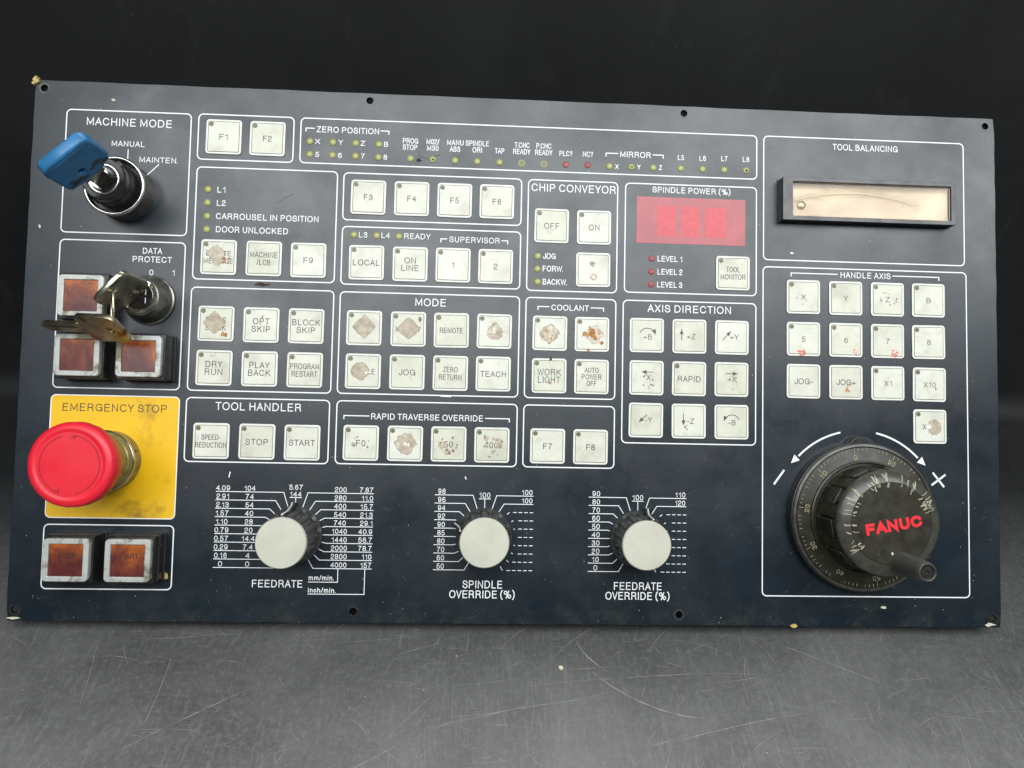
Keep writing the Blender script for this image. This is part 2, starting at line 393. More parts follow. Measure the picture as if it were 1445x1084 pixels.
# a plain grotesque drawn as centre lines: width, then strokes in hundredths of the cap height
GLYPH = {
 'A': (62, 'M0 0 L31 100 L62 0;M11 34 L51 34'), 'B': (54, 'M0 0 L0 100 L30 100 C56 100 54 54 30 54 L0 54;M30 54 C62 54 62 0 30 0 L0 0'),
 'C': (64, 'M60 77 C48 108 0 112 0 50 C0 -12 52 -9 62 25'), 'D': (60, 'M0 0 L0 100 L24 100 C73 100 73 0 24 0 L0 0'), 'E': (50, 'M50 100 L0 100 L0 0 L51 0;M0 53 L46 53'),
 'F': (46, 'M47 100 L0 100 L0 0;M0 51 L41 51'), 'G': (66, 'M62 76 C50 110 0 112 0 50 C0 -14 66 -14 65 48 L37 48;M65 48 L65 0'), 'H': (55, 'M0 0 L0 100;M55 0 L55 100;M0 53 L55 53'),
 'I': (0, 'M0 0 L0 100'), 'J': (40, 'M40 100 L40 28 C40 -10 0 -10 0 32'), 'K': (55, 'M0 0 L0 100;M53 100 L0 38;M21 62 L56 0'), 'L': (43, 'M0 100 L0 0 L45 0'),
 'M': (68, 'M0 0 L0 100 L34 14 L68 100 L68 0'), 'N': (56, 'M0 0 L0 100 L56 0 L56 100'), 'O': (70, 'M35 101 C82 101 82 -1 35 -1 C-12 -1 -12 101 35 101'),
 'P': (52, 'M0 0 L0 100 L30 100 C60 100 60 46 30 46 L0 46'), 'R': (56, 'M0 0 L0 100 L32 100 C61 100 59 50 32 50 L0 50;M32 50 C58 48 48 16 57 0'),
 'S': (54, 'M51 72 C48 112 2 110 3 75 C4 42 54 62 54 27 C54 -11 0 -11 0 31'), 'T': (56, 'M0 100 L56 100;M28 100 L28 0'), 'U': (54, 'M0 100 L0 36 C0 -13 54 -13 54 36 L54 100'),
 'V': (58, 'M0 100 L29 0 L58 100'), 'W': (88, 'M0 100 L22 0 L44 98 L66 0 L88 100'), 'X': (56, 'M1 0 L55 100;M1 100 L55 0'), 'Y': (57, 'M0 100 L28.5 42 L57 100;M28.5 42 L28.5 0'),
 'Z': (54, 'M2 100 L53 100 L0 0 L54 0'), '0': (45, 'M22.5 100 C53 100 53 0 22.5 0 C-8 0 -8 100 22.5 100'), '1': (22, 'M0 74 C14 74 20 84 22 99 L22 0'),
 '2': (45, 'M1 67 C1 112 46 110 45 73 C44 42 3 44 0 0 L46 0'), '3': (45, 'M2 75 C5 110 44 108 42 76 C41 58 32 54 18 54;M18 54 C34 54 46 48 46 28 C46 -10 1 -10 0 28'),
 '4': (48, 'M37 0 L37 98 L0 32 L49 32'), '5': (45, 'M42 100 L9 100 L4 50 C14 66 46 66 46 32 C46 -11 8 -9 0 20'), '6': (46, 'M42 84 C30 112 0 106 1 40 C4 -14 46 -12 46 31 C46 72 4 70 1 36'),
 '7': (46, 'M0 100 L46 100 C26 72 17 40 14 0'), '8': (46, 'M23 54 C50 54 50 100 23 100 C-4 100 -4 54 23 54;M23 54 C54 54 54 0 23 0 C-8 0 -8 54 23 54'),
 '9': (46, 'M3 22 C12 -12 46 -8 45 60 C42 114 0 112 0 69 C0 28 42 30 45 64'), '-': (28, 'M0 38 L28 38'), '+': (48, 'M0 36 L48 36;M24 12 L24 60'), '/': (30, 'M0 -3 L30 103'),
 '.': (2, 'M0 0 L0 2'), '?': (42, 'M0 72 C2 112 44 108 42 74 C41 52 20 52 20 28;M20 0 L20 3'), '(': (20, 'M20 112 C-7 80 -7 12 20 -20'), ')': (20, 'M0 112 C27 80 27 12 0 -20'),
 '%': (86, 'M18 100 C42 100 42 54 18 54 C-6 54 -6 100 18 100;M68 46 C92 46 92 0 68 0 C44 0 44 46 68 46;M26 -2 L60 102'),
 'm': (66, 'M0 0 L0 70;M0 50 C4 76 33 76 33 48 L33 0;M33 50 C37 76 66 76 66 48 L66 0'), 'n': (38, 'M0 0 L0 70;M0 48 C4 76 38 76 38 46 L38 0'), 'i': (0, 'M0 0 L0 70;M0 97 L0 100'),
 'c': (38, 'M37 48 C32 78 0 78 0 35 C0 -8 34 -8 38 24'), 'h': (38, 'M0 0 L0 100;M0 48 C4 76 38 76 38 46 L38 0')}
def glyph_paths(ch):
    w_, d = GLYPH[ch]; out = []
    for sub in d.split(';'):
        tok = sub.replace('M', ' M ').replace('L', ' L ').replace('C', ' C ').split(); pts = []; i = 0
        while i < len(tok):
            c = tok[i]; i += 1
            if c in 'ML': pts.append((float(tok[i]), float(tok[i + 1]))); i += 2
            else:
                p0 = pts[-1]; q_ = [float(x) for x in tok[i:i + 6]]; i += 6
                for k in range(1, 11):
                    t = k / 10; m = 1 - t
                    pts.append(tuple(m ** 3 * p0[j] + 3 * m * m * t * q_[j] + 3 * m * t * t * q_[j + 2] + t ** 3 * q_[j + 4] for j in (0, 1)))
        out.append(pts)
    return w_, out
_t = {}
def text_mesh(s, width, cap, wt):
    key = (s, round(width, 1), round(cap, 1), wt)
    if key in _t: return _t[key]
    sk = cap - wt                                  # skeleton height
    x = 0; runs = []
    for ch in s:
        if ch == ' ': x += 30; continue
        w_, paths = glyph_paths(ch)
        sb = 17 if ch in 'IHNMLEDBRKPFUin1mh' else (13 if ch not in 'ATVYWJ/.-' else 9)
        runs.append((x + sb, paths)); x += w_ + 2 * sb
    xs = [r + p[0] for r, ps in runs for pp in ps for p in pp]
    x0, x1 = min(xs), max(xs)
    fx = (width - wt) / max(x1 - x0, 1e-6) if x1 - x0 > 3 else 0
    vs, fs = [], []; z = 0
    for r, ps in runs:
        for k, pp in enumerate(ps):
            line = [(((r + p[0]) - (x0 + x1) / 2) * fx, (p[1] / 100 - .5) * sk) for p in pp]
            if line[0] != line[-1]:            # square terminals
                for e0, e1 in ((0, 1), (-1, -2)):
                    d = Vector(line[e0]) - Vector(line[e1])
                    if d.length < 1e-5: d = Vector((0, 1 if e0 else -1))
                    d = d.normalized() * wt * .48; line[e0] = (line[e0][0] + d.x, line[e0][1] + d.y)
            m = strokes_mesh([line], wt, .006 * k)
            b0 = len(vs); vs += [v.co[:] for v in m.vertices]; fs += [tuple(b0 + i for i in p.vertices) for p in m.polygons]
            bpy.data.meshes.remove(m)
    me = bpy.data.meshes.new('lettering'); me.from_pydata(vs, [], fs)
    _t[key] = me
    return me
def text(s, parent, u, v, width, cap, mat='print', h=.06, name='printed_text', rz=0, bold=None):
    wt = bold or (.35 if cap < 3.08 else .40 if cap < 3.7 else .48)
    me = text_mesh(s, width, cap, wt)
    if me.materials and me.materials[0] != M[mat]:
        me = me.copy(); me.materials.clear()
    return link(name, me, mat, parent, P(u, v, h) if parent is PAN else Vector((u, -v, h)) * .001, (0, 0, rz))
def strokes_mesh(lines, wd, z=0):
    """polylines in mm -> flat printed ribbons with mitred joints"""
    vs, fs = [], []
    for ln in lines:
        n = len(ln); closed = n > 2 and ln[0] == ln[-1]
        pts = [Vector(p) for p in ln]; b0 = len(vs)
        for i, p in enumerate(pts):
            if closed: a = pts[i - 1] if i else pts[-2]; c = pts[i + 1] if i < n - 1 else pts[1]
            else: a = pts[i - 1] if i else p; c = pts[i + 1] if i < n - 1 else p
            d1 = (p - a).normalized() if (p - a).length > 1e-9 else None
            d2 = (c - p).normalized() if (c - p).length > 1e-9 else None
            d1 = d1 or d2; d2 = d2 or d1
            nn = (Vector((-d1.y, d1.x)) + Vector((-d2.y, d2.x))).normalized()
            k = 1 / max(.4, nn.dot(Vector((-d1.y, d1.x))))
            vs.append(((p + nn * wd / 2 * k) * .001)); vs.append(((p - nn * wd / 2 * k) * .001))
        for i in range(n - 1):
            j = b0 + i * 2; fs.append((j, j + 1, j + 3, j + 2))
    me = bpy.data.meshes.new('strokes')
    me.from_pydata([(v.x, v.y, z * .001) for v in vs], [], fs)
    return me
def strokes(name, parent, lines, wd, mat='print', h=.05):
    """lines given in panel (u, v)"""
    me = strokes_mesh([[(p[0], HT - p[1]) for p in ln] for ln in lines], wd)
    return link(name, me, mat, parent, (0, 0, h * .001))
def box_outline(u0, v0, u1, v1, r=2.4):
    pts = rrect(u1 - u0, v1 - v0, r, 6, (u0 + u1) / 2, (v0 + v1) / 2)
    return pts + [pts[0]]
def blob(r, seed, jag=.25, n=22, diamond=.5, sx=1, sy=1):
    rnd = random.Random(seed); pts = []
    for i in range(n):
        a = 2 * math.pi * i / n
        d = 1 / (abs(math.cos(a)) + abs(math.sin(a)))
        k = (1 - diamond) + diamond * d * 1.15
        rr = r * k * (1 + jag * (rnd.random() - .5) * 2)
        pts.append((rr * math.cos(a) * sx, rr * math.sin(a) * sy))
    return pts
def jag_disc(name, parent, loc, r, seed, mat, th=.05, **k):
    return link(name, shape([blob(r, seed, **k)], 0, th), mat, parent, loc)
def label(o, s): o['label'] = s; return o
def tri(cx_, cy_, ang, L_, W_):
    """arrow head polygon, tip at cx, cy pointing along ang (mm)"""
    c, s = math.cos(ang), math.sin(ang)
    return [(cx_, cy_), (cx_ - L_ * c - W_ / 2 * s * -1, cy_ - L_ * s - W_ / 2 * c), (cx_ - L_ * c + W_ / 2 * s * -1, cy_ - L_ * s + W_ / 2 * c)]

# ------------------------------------------------------------------ the setting: one black sheet swept up behind the panel
def sweep_mesh(y_points, x0, x1, nx):
    bm = bmesh.new(); rows = []
    for (y, z) in y_points:
        rows.append([bm.verts.new((x0 + (x1 - x0) * i / nx, y, z)) for i in range(nx + 1)])
    for A, B in zip(rows, rows[1:]):
        for i in range(nx): bm.faces.new((A[i], A[i + 1], B[i + 1], B[i]))
    for f in bm.faces: f.smooth = True
    me = bpy.data.meshes.new('sweep'); bm.to_mesh(me); bm.free(); return me
YW = .212; RC = .02
tab = link('tabletop', sweep_mesh([(-.75 + (YW - RC + .75) * i / 20, 0) for i in range(21)], -1.1, 1.1, 20), 'sheet')
tab['kind'] = 'structure'
arc = [(YW - RC + RC * math.sin(a), RC - RC * math.cos(a)) for a in [math.radians(90 * i / 12) for i in range(13)]]
bd = link('backdrop', sweep_mesh(arc + [(YW + .0005 * i, RC + .34 * i / 8) for i in range(1, 9)], -1.1, 1.1, 40), 'backsheet')
bd['kind'] = 'structure'

# ------------------------------------------------------------------ the panel
PAN = bpy.data.objects.new('control_panel', None); COL.objects.link(PAN)
PAN.matrix_world = ROOT
PAN['label'] = 'navy blue machine control panel with ivory keys, leaning on the black backdrop'
PAN['category'] = 'control panel'

rnd = random.Random(3)
outer = []
for (a, b_) in (((0, 0), (520, 0)), ((520, 0), (520, HT)), ((520, HT), (0, HT)), ((0, HT), (0, 0))):
    n = 40
    for i in range(n):
        t = i / n; x = a[0] + (b_[0] - a[0]) * t; y = a[1] + (b_[1] - a[1]) * t
        j = rnd.uniform(-.16, .16)
        if i == 0: x += .8 if x < 10 else -.8; y += .0
        outer.append((x + (j if a[0] == b_[0] else 0), y + (j if a[1] == b_[1] else 0)))
HOLES = [(4.9, 4.5), (174.2, 4.2), (344.5, 4.1), (514.6, 4.4), (173.6, 273.8), (344.1, 274.2), (515.3, 274.9), (4.2, 274.2)]
plate = link('faceplate', shape([outer] + [circ(1.9, 24, u, HT - v) for u, v in HOLES], -3, 0, .25), 'panel', PAN)
for i, (u, v) in enumerate(HOLES):
    o = link('hole_rim', shape([circ(2.9, 28), circ(1.92, 28)], 0, .05, 0), 'blackmetal' if i in (0, 4, 6, 7) else 'bezelgrey', PAN, P(u, v, .01))
for u, v, d in ((4.2, 274.2, 0), (515.3, 274.9, 0)):
    o = link('mounting_screw', lathe([(0, -.6), (1.5, -.6), (1.8, -1.2), (1.8, -3)], 18), 'blackmetal', PAN, P(u, v, 0))

link('unseen_chassis', shape([rrect(480, 244, 3, cx_=260, cy_=140)], -37, -3.02, .4, 1), 'black', PAN)  # unseen box added behind the plate, as support and for the contact shadow

# printed frames
BOX = [(84.9, 15, 134.6, 39.3), (85.1, 43.5, 158.4, 103), (138.3, 15, 385.1, 39.2), (161.8, 43.8, 256.5, 69.1), (161.9, 72.7, 256.5, 103.5),
       (161.9, 107.6, 256.6, 161.2), (162, 165.1, 256.5, 197.9), (84.9, 107.4, 158.5, 161.3), (84.8, 165.1, 158.2, 198.1),
       (260.1, 107.8, 308.4, 161.3), (260, 165.2, 308.4, 197.9), (312.4, 107.8, 384.9, 184.2), (260.2, 43.9, 308.6, 104), (312.9, 43.9, 385, 103.4),
       (389, 14.9, 501.8, 83.4), (388.8, 87.3, 502.6, 263.9), (17, 15.3, 81, 80.4), (17, 84.3, 80.8, 161.3), (16.4, 231.2, 81.1, 263.6)]
for b_ in BOX: strokes('printed_border', PAN, [box_outline(*b_)], .58)
label(link('yellow_label_plate', shape([rrect(64.4, 62.6, 2.2)], 0, .1), 'yellow', PAN, P(49, 196.4, .02)), 'yellow emergency stop label plate')
strokes('printed_border', PAN, [box_outline(16.7, 165.1, 81.3, 227.7)], .5, h=.16)

TXT = [('MACHINE MODE',49.2,21.2,43.7,4.1),('MANUAL',49.1,32.6,16.9,2.9),('MAINTEN.',65.1,40.7,19.7,2.9),('DATA',64.1,89.0,9.9,3.1),
('PROTECT',64.2,93.5,20.1,3.1),('0',64.0,100.3,2.1,3.0),('1',75.3,100.2,1.2,3.0),('L1',98.1,55.3,4.1,3.1),
('L2',98.3,62.4,4.5,3.1),('CARROUSEL IN POSITION',122.5,69.4,53.3,3.2),('DOOR UNLOCKED',114.8,76.4,37.4,3.2),('TOOL HANDLER',121.6,169.2,43.9,4.1),
('MODE',209.4,112.0,16.1,4.0),('RAPID TRAVERSE OVERRIDE',209.2,172.9,58.6,3.2),('ZERO POSITION',163.1,20.8,33.0,3.2),('X',147.3,27.4,2.6,2.7),
('Y',159.5,27.4,2.4,2.7),('Z',171.2,27.5,2.4,2.7),('B',183.5,27.6,2.1,2.7),('5',147.3,34.5,1.9,2.7),('6',159.3,34.5,2.0,2.7),('7',171.4,34.5,1.9,2.7),
('8',183.3,34.6,2.0,2.7),('PROG',196.4,25.2,8.1,2.9),('STOP',196.3,28.7,7.7,2.9),('M02/',208.4,25.2,6.9,2.9),('M30',208.4,28.7,6.1,2.9),
('MANU',220.4,25.2,8.8,2.9),('ABS',220.3,28.8,5.6,2.9),('SPINDLE',232.2,25.2,12.5,2.9),('ORI',232.2,28.8,5.1,2.9),('TAP',244.2,28.8,5.1,2.9),
('T.CHC',256.3,25.2,8.1,2.9),('READY',256.2,28.8,9.3,2.9),('L3',172.8,76.9,4.4,2.9),('L4',184.7,76.8,4.4,2.9),('READY',201.5,76.8,13.8,3.0),
('SUPERVISOR',231.9,77.8,26.8,3.0),('P.CHC',268.1,25.2,8.1,2.9),('READY',268.1,28.8,9.3,2.9),('PLC?',280.1,28.9,7.0,2.9),('NC?',292.1,28.8,5.5,2.9),
('MIRROR',318.1,28.1,16.7,3.2),('X',308.0,35.0,1.8,2.5),('Y',320.0,34.8,1.8,2.5),('Z',331.9,34.7,1.6,2.5),('L5',343.1,28.7,3.4,2.8),('L6',355.1,28.7,3.5,2.8),
('L7',367.1,28.4,3.4,2.8),('L8',379.1,28.4,3.6,2.8),('CHIP CONVEYOR',284.7,48.0,45.6,4.2),('JOG',272.1,85.2,6.7,3.1),('FORW.',274.1,92.0,10.9,3.1),
('BACKW.',275.3,99.1,13.0,3.1),('SPINDLE POWER (%)',349.1,46.9,42.9,3.2),('LEVEL 1',337.5,84.7,13.4,3.1),('LEVEL 2',337.6,91.8,13.6,3.1),
('LEVEL 3',337.5,98.8,13.7,3.1),('COOLANT',283.8,112.8,20.2,3.1),('AXIS DIRECTION',348.4,111.8,45.5,4.0),('TOOL BALANCING',446.0,19.5,36.7,3.4),
('HANDLE AXIS',445.9,90.5,28.0,3.2),('FEEDRATE',134.5,260.0,25.6,3.8),('mm/min.',156.8,256.8,12.8,2.5),('inch/min.',157.3,263.1,14.0,2.5),
('SPINDLE',240.1,259.4,20.6,4.0),('OVERRIDE (%)',240.0,264.5,34.1,4.0),('FEEDRATE',322.0,259.5,25.4,4.0),('OVERRIDE (%)',321.9,264.6,34.1,4.0)]
for s, u, v, w_, c in TXT: text(s, PAN, u, v, w_, c)
text('EMERGENCY STOP', PAN, 48.8, 171.3, 52.4, 4.0, 'print_black', h=.17)
def bracket(u0, u1, u2, u3, v):
    strokes('printed_bracket', PAN, [[(u0, v + 1.9), (u0, v), (u1, v)], [(u2, v), (u3, v), (u3, v + 1.9)]], .5)
bracket(141, 145.6, 180.4, 184.8, 20.4); bracket(214, 217.3, 246.3, 249.6, 77.7); bracket(302, 308.7, 327.4, 333.3, 27.8)
bracket(165.8, 179.0, 239.6, 252.4, 172.8); bracket(266.5, 272.6, 294.8, 301.8, 112.5); bracket(404.3, 430.3, 461, 487.2, 90.3)
strokes('printed_pointer_line', PAN, [[(49.2, 35.6), (49.2, 44)]], .45)
strokes('printed_pointer_line', PAN, [[(65.4, 42.9), (58.6, 49.8)]], .45)

# indicator lamps: shallow lenses behind the film
def lens_mesh(r, hgt): return lathe([(r, 0), (r, hgt * .4), (r * .8, hgt * .8), (r * .45, hgt), (0, hgt * 1.05)], 24)
LM = {k: lens_mesh(r, .35) for k, r in (('led', 1.85), ('ledred', 1.7))}
CORE = lens_mesh(1.05, .2)
RIMM = shape([circ(1.9, 24), circ(1.15, 24)], 0, .12); DARKM = shape([circ(1.12, 20)], 0, .08)
LEDS = [(143.2,27.5),(155.3,27.5),(167.4,27.6),(179.6,27.7),(143.3,34.5),(155.2,34.5),(167.4,34.6),(179.5,34.8),(196.6,34.8),(208.5,34.8),(220.4,35.0),
(232.3,35.1),(244.3,35.1),(256.2,35.1),(268.2,35.2),(280.1,35.0),(292.0,34.8),(303.9,35.0),(316.0,34.9),(327.9,34.9),(343.0,34.7),(355.1,34.7),(367.0,34.6),
(379.2,34.5),(265.9,85.4),(265.8,92.3),(266.0,99.3),(327.5,84.8),(327.4,91.9),(327.4,98.9),(91.1,55.3),(91.1,62.4),(91.2,69.6),(91.2,76.6),
(167.9,77.0),(179.9,77.1),(191.6,77.2)]
for u, v in LEDS:
    red = (u, v) in ((280.1, 35.0), (292.0, 34.8)) or (320 < u < 330 and v > 80)
    hollow = (u in (256.2, 268.2)) and v > 34
    if hollow:
        o = link('indicator_lamp', RIMM, 'led', PAN, P(u, v, .03)); label(o, 'hollow indicator lamp with a dark centre')
        link('lamp_core', DARKM, 'window', o, (0, 0, .00003)); continue
    o = link('indicator_lamp', LM['ledred' if red else 'led'], 'ledred' if red else 'led', PAN, P(u, v, .02), smooth=True)
    if red: label(o, 'dull red indicator lamp')
    else: link('lamp_core', CORE, 'ledcore', o, (0.0001, 0.0001, .00022), smooth=True)
    if (u, v) in ((208.5, 34.8), (316.0, 34.9), (379.2, 34.5)):
        jag_disc('dirt_spot', o, (.0002, -.0001, .00047), .55, int(u), 'lint', .03, jag=.4, n=10)

# membrane keys
FR = shape([rrect(18.5, 18.5, 1.7)], 0, .7, .22, 2)
GR = shape([rrect(16.5, 16.5, .7), rrect(15.95, 15.95, .5)], 0, .03)
CP = shape([rrect(15.9, 15.9, .5)], 0, .16, .06, 1)
WN = shape([circ(1.02, 20)], 0, .03); WR = shape([circ(1.22, 20), circ(.98, 20)], 0, .05)
def key(u, v, lines, led=True, lab=None):
    k = link('membrane_key', FR, 'frame', PAN, P(u, v, .0) + Vector((rnd.uniform(-.08, .08), rnd.uniform(-.08, .08), 0)) * .001)
    k.rotation_euler = (0, 0, rnd.uniform(-.008, .008))
    link('key_seam', GR, 'groove', k, (0, 0, .00071))
    link('key_cap', CP, 'cap', k, (0, 0, .0007))
    if led:
        link('indicator_window', WN, 'window', k, (-.0066, .0066, .00087))
        link('indicator_rim', WR, 'groove', k, (-.0066, .0066, .00087))
    n = len(lines)
    for i, (s, w_, c) in enumerate(lines):
        pitch = {1: 0, 2: 4.05, 3: 3.55}[n]
        o = text(s, k, 0, (i - (n - 1) / 2) * pitch + .1, w_, c, 'print_dark', h=.89)
        o.location.z = .00089
    nm = ' '.join(s for s, _, _ in lines)
    label(k, lab or ('ivory membrane key printed %s' % nm))
    return k
A = (98.3, 121.6, 144.8); B = (175.0, 198.0, 220.7, 243.4); C = (273.0, 295.7); D = (325.3, 348.3, 371.5); E_ = (411.0, 434.4, 457.7, 480.8)
K = {}
def add(n, *a, **k): K[n] = key(*a, **k); return K[n]
add('F1', A[0], 27.1, [('F1', 4.3, 3.1)]); add('F2', A[1] - .4, 27.2, [('F2', 4.6, 3.1)])
for i, s in enumerate(('F3', 'F4', 'F5', 'F6')): add(s, B[i], 56.8, [(s, 4.6, 3.1)])
add('DM', A[0], 91.3, [('DELETE', 12.7, 2.8), ('MESSAGE', 15.1, 2.8)], lab='ivory key printed DELETE MESSAGE with a torn tan patch and rust')
add('LCB', A[1], 91.4, [('MACHINE', 14.3, 3.0), ('/LCB', 7.0, 3.0)], led=False); add('F9', A[2], 91.6, [('F9', 4.9, 3.1)])
add('LOCAL', B[0], 91.8, [('LOCAL', 14.0, 3.2)]); add('ONL', B[1], 91.9, [('ON', 6.1, 3.2), ('LINE', 9.1, 3.2)])
add('S1', B[2], 91.8, [('1', 1.3, 3.2)]); add('S2', B[3], 91.8, [('2', 2.2, 3.2)])
add('M1', B[0], 126.6, [], lab='ivory mode key with its legend worn away to a tan diamond')
add('MEM', B[1], 126.5, [('MEMORY', 13.1, 2.9)], lab='ivory key printed MEMORY with a tan worn diamond and a brown spot')
add('REM', B[2], 126.7, [('REMOTE', 12.2, 2.9)]); add('MDI', B[3], 126.6, [('MDI', 6.6, 2.9)], lab='ivory mode key with flaking tan wear over its letters')
add('HAN', B[0], 149.4, [('HANDLE', 12.2, 2.9)], lab='ivory key printed HANDLE with a tan worn patch')
add('JOG', B[1], 149.4, [('JOG', 8.7, 3.2)]); add('ZR', B[2], 149.4, [('ZERO', 7.7, 2.9), ('RETURN', 12, 2.9)]); add('TEACH', B[3], 149.3, [('TEACH', 13.7, 3.1)])
add('F0', B[0], 186.9, [('F0', 4.9, 3.2)]); add('25', B[1], 186.9, [('25', 4.4, 2.9)], lab='ivory override key with a large tan worn patch over 25')
add('50', B[2], 186.8, [('50', 4.7, 3.2)], lab='ivory override key printed 50 with pinkish scuffs'); add('100', B[3], 186.7, [('100', 6.6, 3.2)], lab='ivory override key printed 100 with brown scuffs all over')
add('SB', A[0], 126.3, [('SINGLE', 10.6, 3), ('BLOCK', 10.2, 3)], lab='ivory key printed SINGLE BLOCK with a tan worn diamond'); add('OS', A[1], 126.5, [('OPT', 8.6, 3.3), ('SKIP', 9.7, 3.2)])
add('BS', A[2], 126.5, [('BLOCK', 14.4, 3.2), ('SKIP', 9.7, 3.2)]); add('DR', A[0], 149.4, [('DRY', 8.6, 3.3), ('RUN', 9.0, 3.3)])
add('PB', A[1], 149.5, [('PLAY', 10.4, 3.3), ('BACK', 11.4, 3.3)]); add('PR', A[2] + .1, 149.5, [('PROGRAM', 15.0, 3.0), ('RESTART', 13.3, 3.0)])
add('SR', A[0], 187.3, [('SPEED-', 9.8, 2.8), ('REDUCTION', 15.7, 2.8)]); add('STP', A[1], 187.3, [('STOP', 11.5, 3.2)]); add('STA', A[2], 187.3, [('START', 13.3, 3.2)])
add('C1', C[0], 126.8, [], lab='ivory coolant key with a rusty torn diamond patch'); add('C2', C[1], 126.8, [('AUTO', 11, 3)], lab='ivory coolant key printed AUTO under heavy orange rust')
add('WL', C[0], 149.5, [('WORK', 12.5, 3.5), ('LIGHT', 11.9, 3.5)]); add('APO', C[1], 149.5, [('AUTO', 7.6, 2.8), ('POWER', 10.4, 2.8), ('OFF', 5.2, 2.8)])
add('F7', C[0] - .1, 186.8, [('F7', 4.7, 3.1)]); add('F8', C[1], 186.8, [('F8', 4.7, 3.1)])
add('OFF', C[0], 68.9, [('OFF', 8.2, 3.2)]); add('ON', C[1] + .2, 69.0, [('ON', 5.8, 3.2)]); add('blank', C[1], 92.0, [], led=False, lab='blank ivory key with a grey smudge and a small tan hole')
add('TM', 371.9, 91.5, [('TOOL', 7.5, 2.9), ('MONITOR', 13.7, 2.9)])
ARROWS = {}
for r, (v, row) in enumerate(((126.6, ('+B', '+Z', '+Y')), (149.3, ('X', 'RAPID', '+X')), (172.1, ('-Y', '-Z', '-B')))):
    for c_, s in enumerate(row):
        nm = 'ax%d%d' % (r, c_)
        kk = add(nm, D[c_], v, [], led=(s == 'RAPID'), lab='ivory axis direction key printed %s%s' % ('-' if s == 'X' else '', s))
        if s == 'RAPID': text(s, kk, 0, 0.1, 12.4, 3.2, 'print_dark', h=.89); continue
        off = {'+B': (.4, .9), '+Z': (.9, .1), '+Y': (1.3, -.3), 'X': (1.0, -.2), '+X': (.2, -.2), '-Y': (1.3, -.2), '-Z': (.9, 0), '-B': (.2, .3)}[s]
        text(s, kk, off[0], off[1], {'X': 2.2}.get(s, 4.7 if s[0] == '+' else 4.0), 2.9, 'print_dark', h=.89)
        if s in ('+B', '-B'):
            sg = 1 if s == '+B' else -1
            pts = [(sg * 4.4 * math.cos(math.radians(a)) + .2, 4.3 * math.sin(math.radians(a)) - .5) for a in range(155, 24, -8)]
            head = tri(pts[-1][0] + sg * .5, pts[-1][1] - 1.2, math.radians(-72 if sg > 0 else -108), 2.9, 2.3)
            segs = [pts]
        else:
            a, b_ = {'+Z': ((-4.3, -2.3), (-4.3, 3.8)), '+Y': ((-5.1, -1.5), (-.6, 3.3)), 'X': ((3.6, 3.1), (-2.8, 3.1)), '+X': ((-3.3, 3.1), (3.3, 3.1)),
                     '-Y': ((.6, 3.1), (-3.8, -1.1)), '-Z': ((-2.9, 4), (-2.9, -2.3))}[s]
            segs = [[a, b_]]; head = tri(b_[0], b_[1], math.atan2(b_[1] - a[1], b_[0] - a[0]), 2.7, 2.2)
        link('printed_arrow', strokes_mesh(segs, .42), 'print_dark', kk, (0, 0, .00089))
        link('printed_arrow_head', shape([head], 0, .01), 'print_dark', kk, (0, 0, .00089))
for i, s in enumerate('XYZB'): add('H' + s, E_[i], 103.4, [(s, 2.5, 2.9)])
for i, s in enumerate('5678'): add('H' + s, E_[i], 126.3, [(s, 2.1, 2.9)])
add('J-', E_[0], 149.3, [('JOG-', 10.1, 3.2)], led=False); add('J+', E_[1], 149.3, [('JOG+', 10.6, 3.2)], led=False)
add('X1', E_[2], 149.3, [('X1', 4.3, 2.9)]); add('X10', E_[3] + .1, 149.5, [('X10', 6.8, 2.9)]); add('X100', E_[3] + .2, 172.4, [('X100', 8.6, 2.9)], lab='ivory key printed X100 with a tan worn patch on its right')

# wear on the keys (z above the print)
def patch(kid, dx, dy, r, seed, mat='tan', h=.93, edge=True, **kw):
    k = K[kid]
    if edge: jag_disc('torn_edge', k, Vector((dx, -dy, h - .02)) * .001, r * 1.045, seed, 'tan_edge', .015, **kw)
    return jag_disc('worn_patch', k, Vector((dx, -dy, h)) * .001, r, seed, mat, .02, **kw)
patch('M1', 0, -.6, 5.3, 1, jag=.04, n=28, diamond=.85)
patch('MEM', .2, -.3, 5.1, 2, jag=.05, n=28, diamond=.7); patch('MEM', 6.1, -5.2, 1.2, 3, 'tan_edge', jag=.15, n=10, sx=.8, sy=1.3, edge=False)
patch('MDI', .4, .2, 4.2, 4, jag=.16, n=26, diamond=.45, h=.90)
patch('HAN', -1.6, 0, 4.5, 5, jag=.1, n=24, diamond=.4)
patch('SB', -.7, -.6, 5.0, 6, jag=.08, n=28, diamond=.7); patch('SB', 5.4, 6.3, .6, 7, 'darkrust', jag=.4, n=8, edge=False)
patch('SB', 4.8, 5.6, 1.5, 71, 'rust', jag=.5, n=9, edge=False, h=.91)
patch('DM', -1.2, -1.6, 4.2, 8, jag=.12, n=26, diamond=.35, h=.91); patch('DM', -.6, 3.0, 1.9, 9, jag=.3, n=14, h=.912)
for i in range(9): patch('DM', 3.6 + rnd.uniform(-1.8, 1.8), 1.4 + rnd.uniform(-1.6, 1.6), rnd.uniform(.35, .8), 20 + i, 'rust', h=.94 + i * .002, edge=False, jag=.5, n=9)
patch('25', .3, 0, 5.3, 10, jag=.12, n=30, diamond=.5)
patch('25', .1, .2, .8, 11, 'flake', h=.97, edge=False, jag=.4, n=9); patch('25', 1.6, .5, .8, 12, 'flake', h=.97, edge=False, jag=.4, n=9)
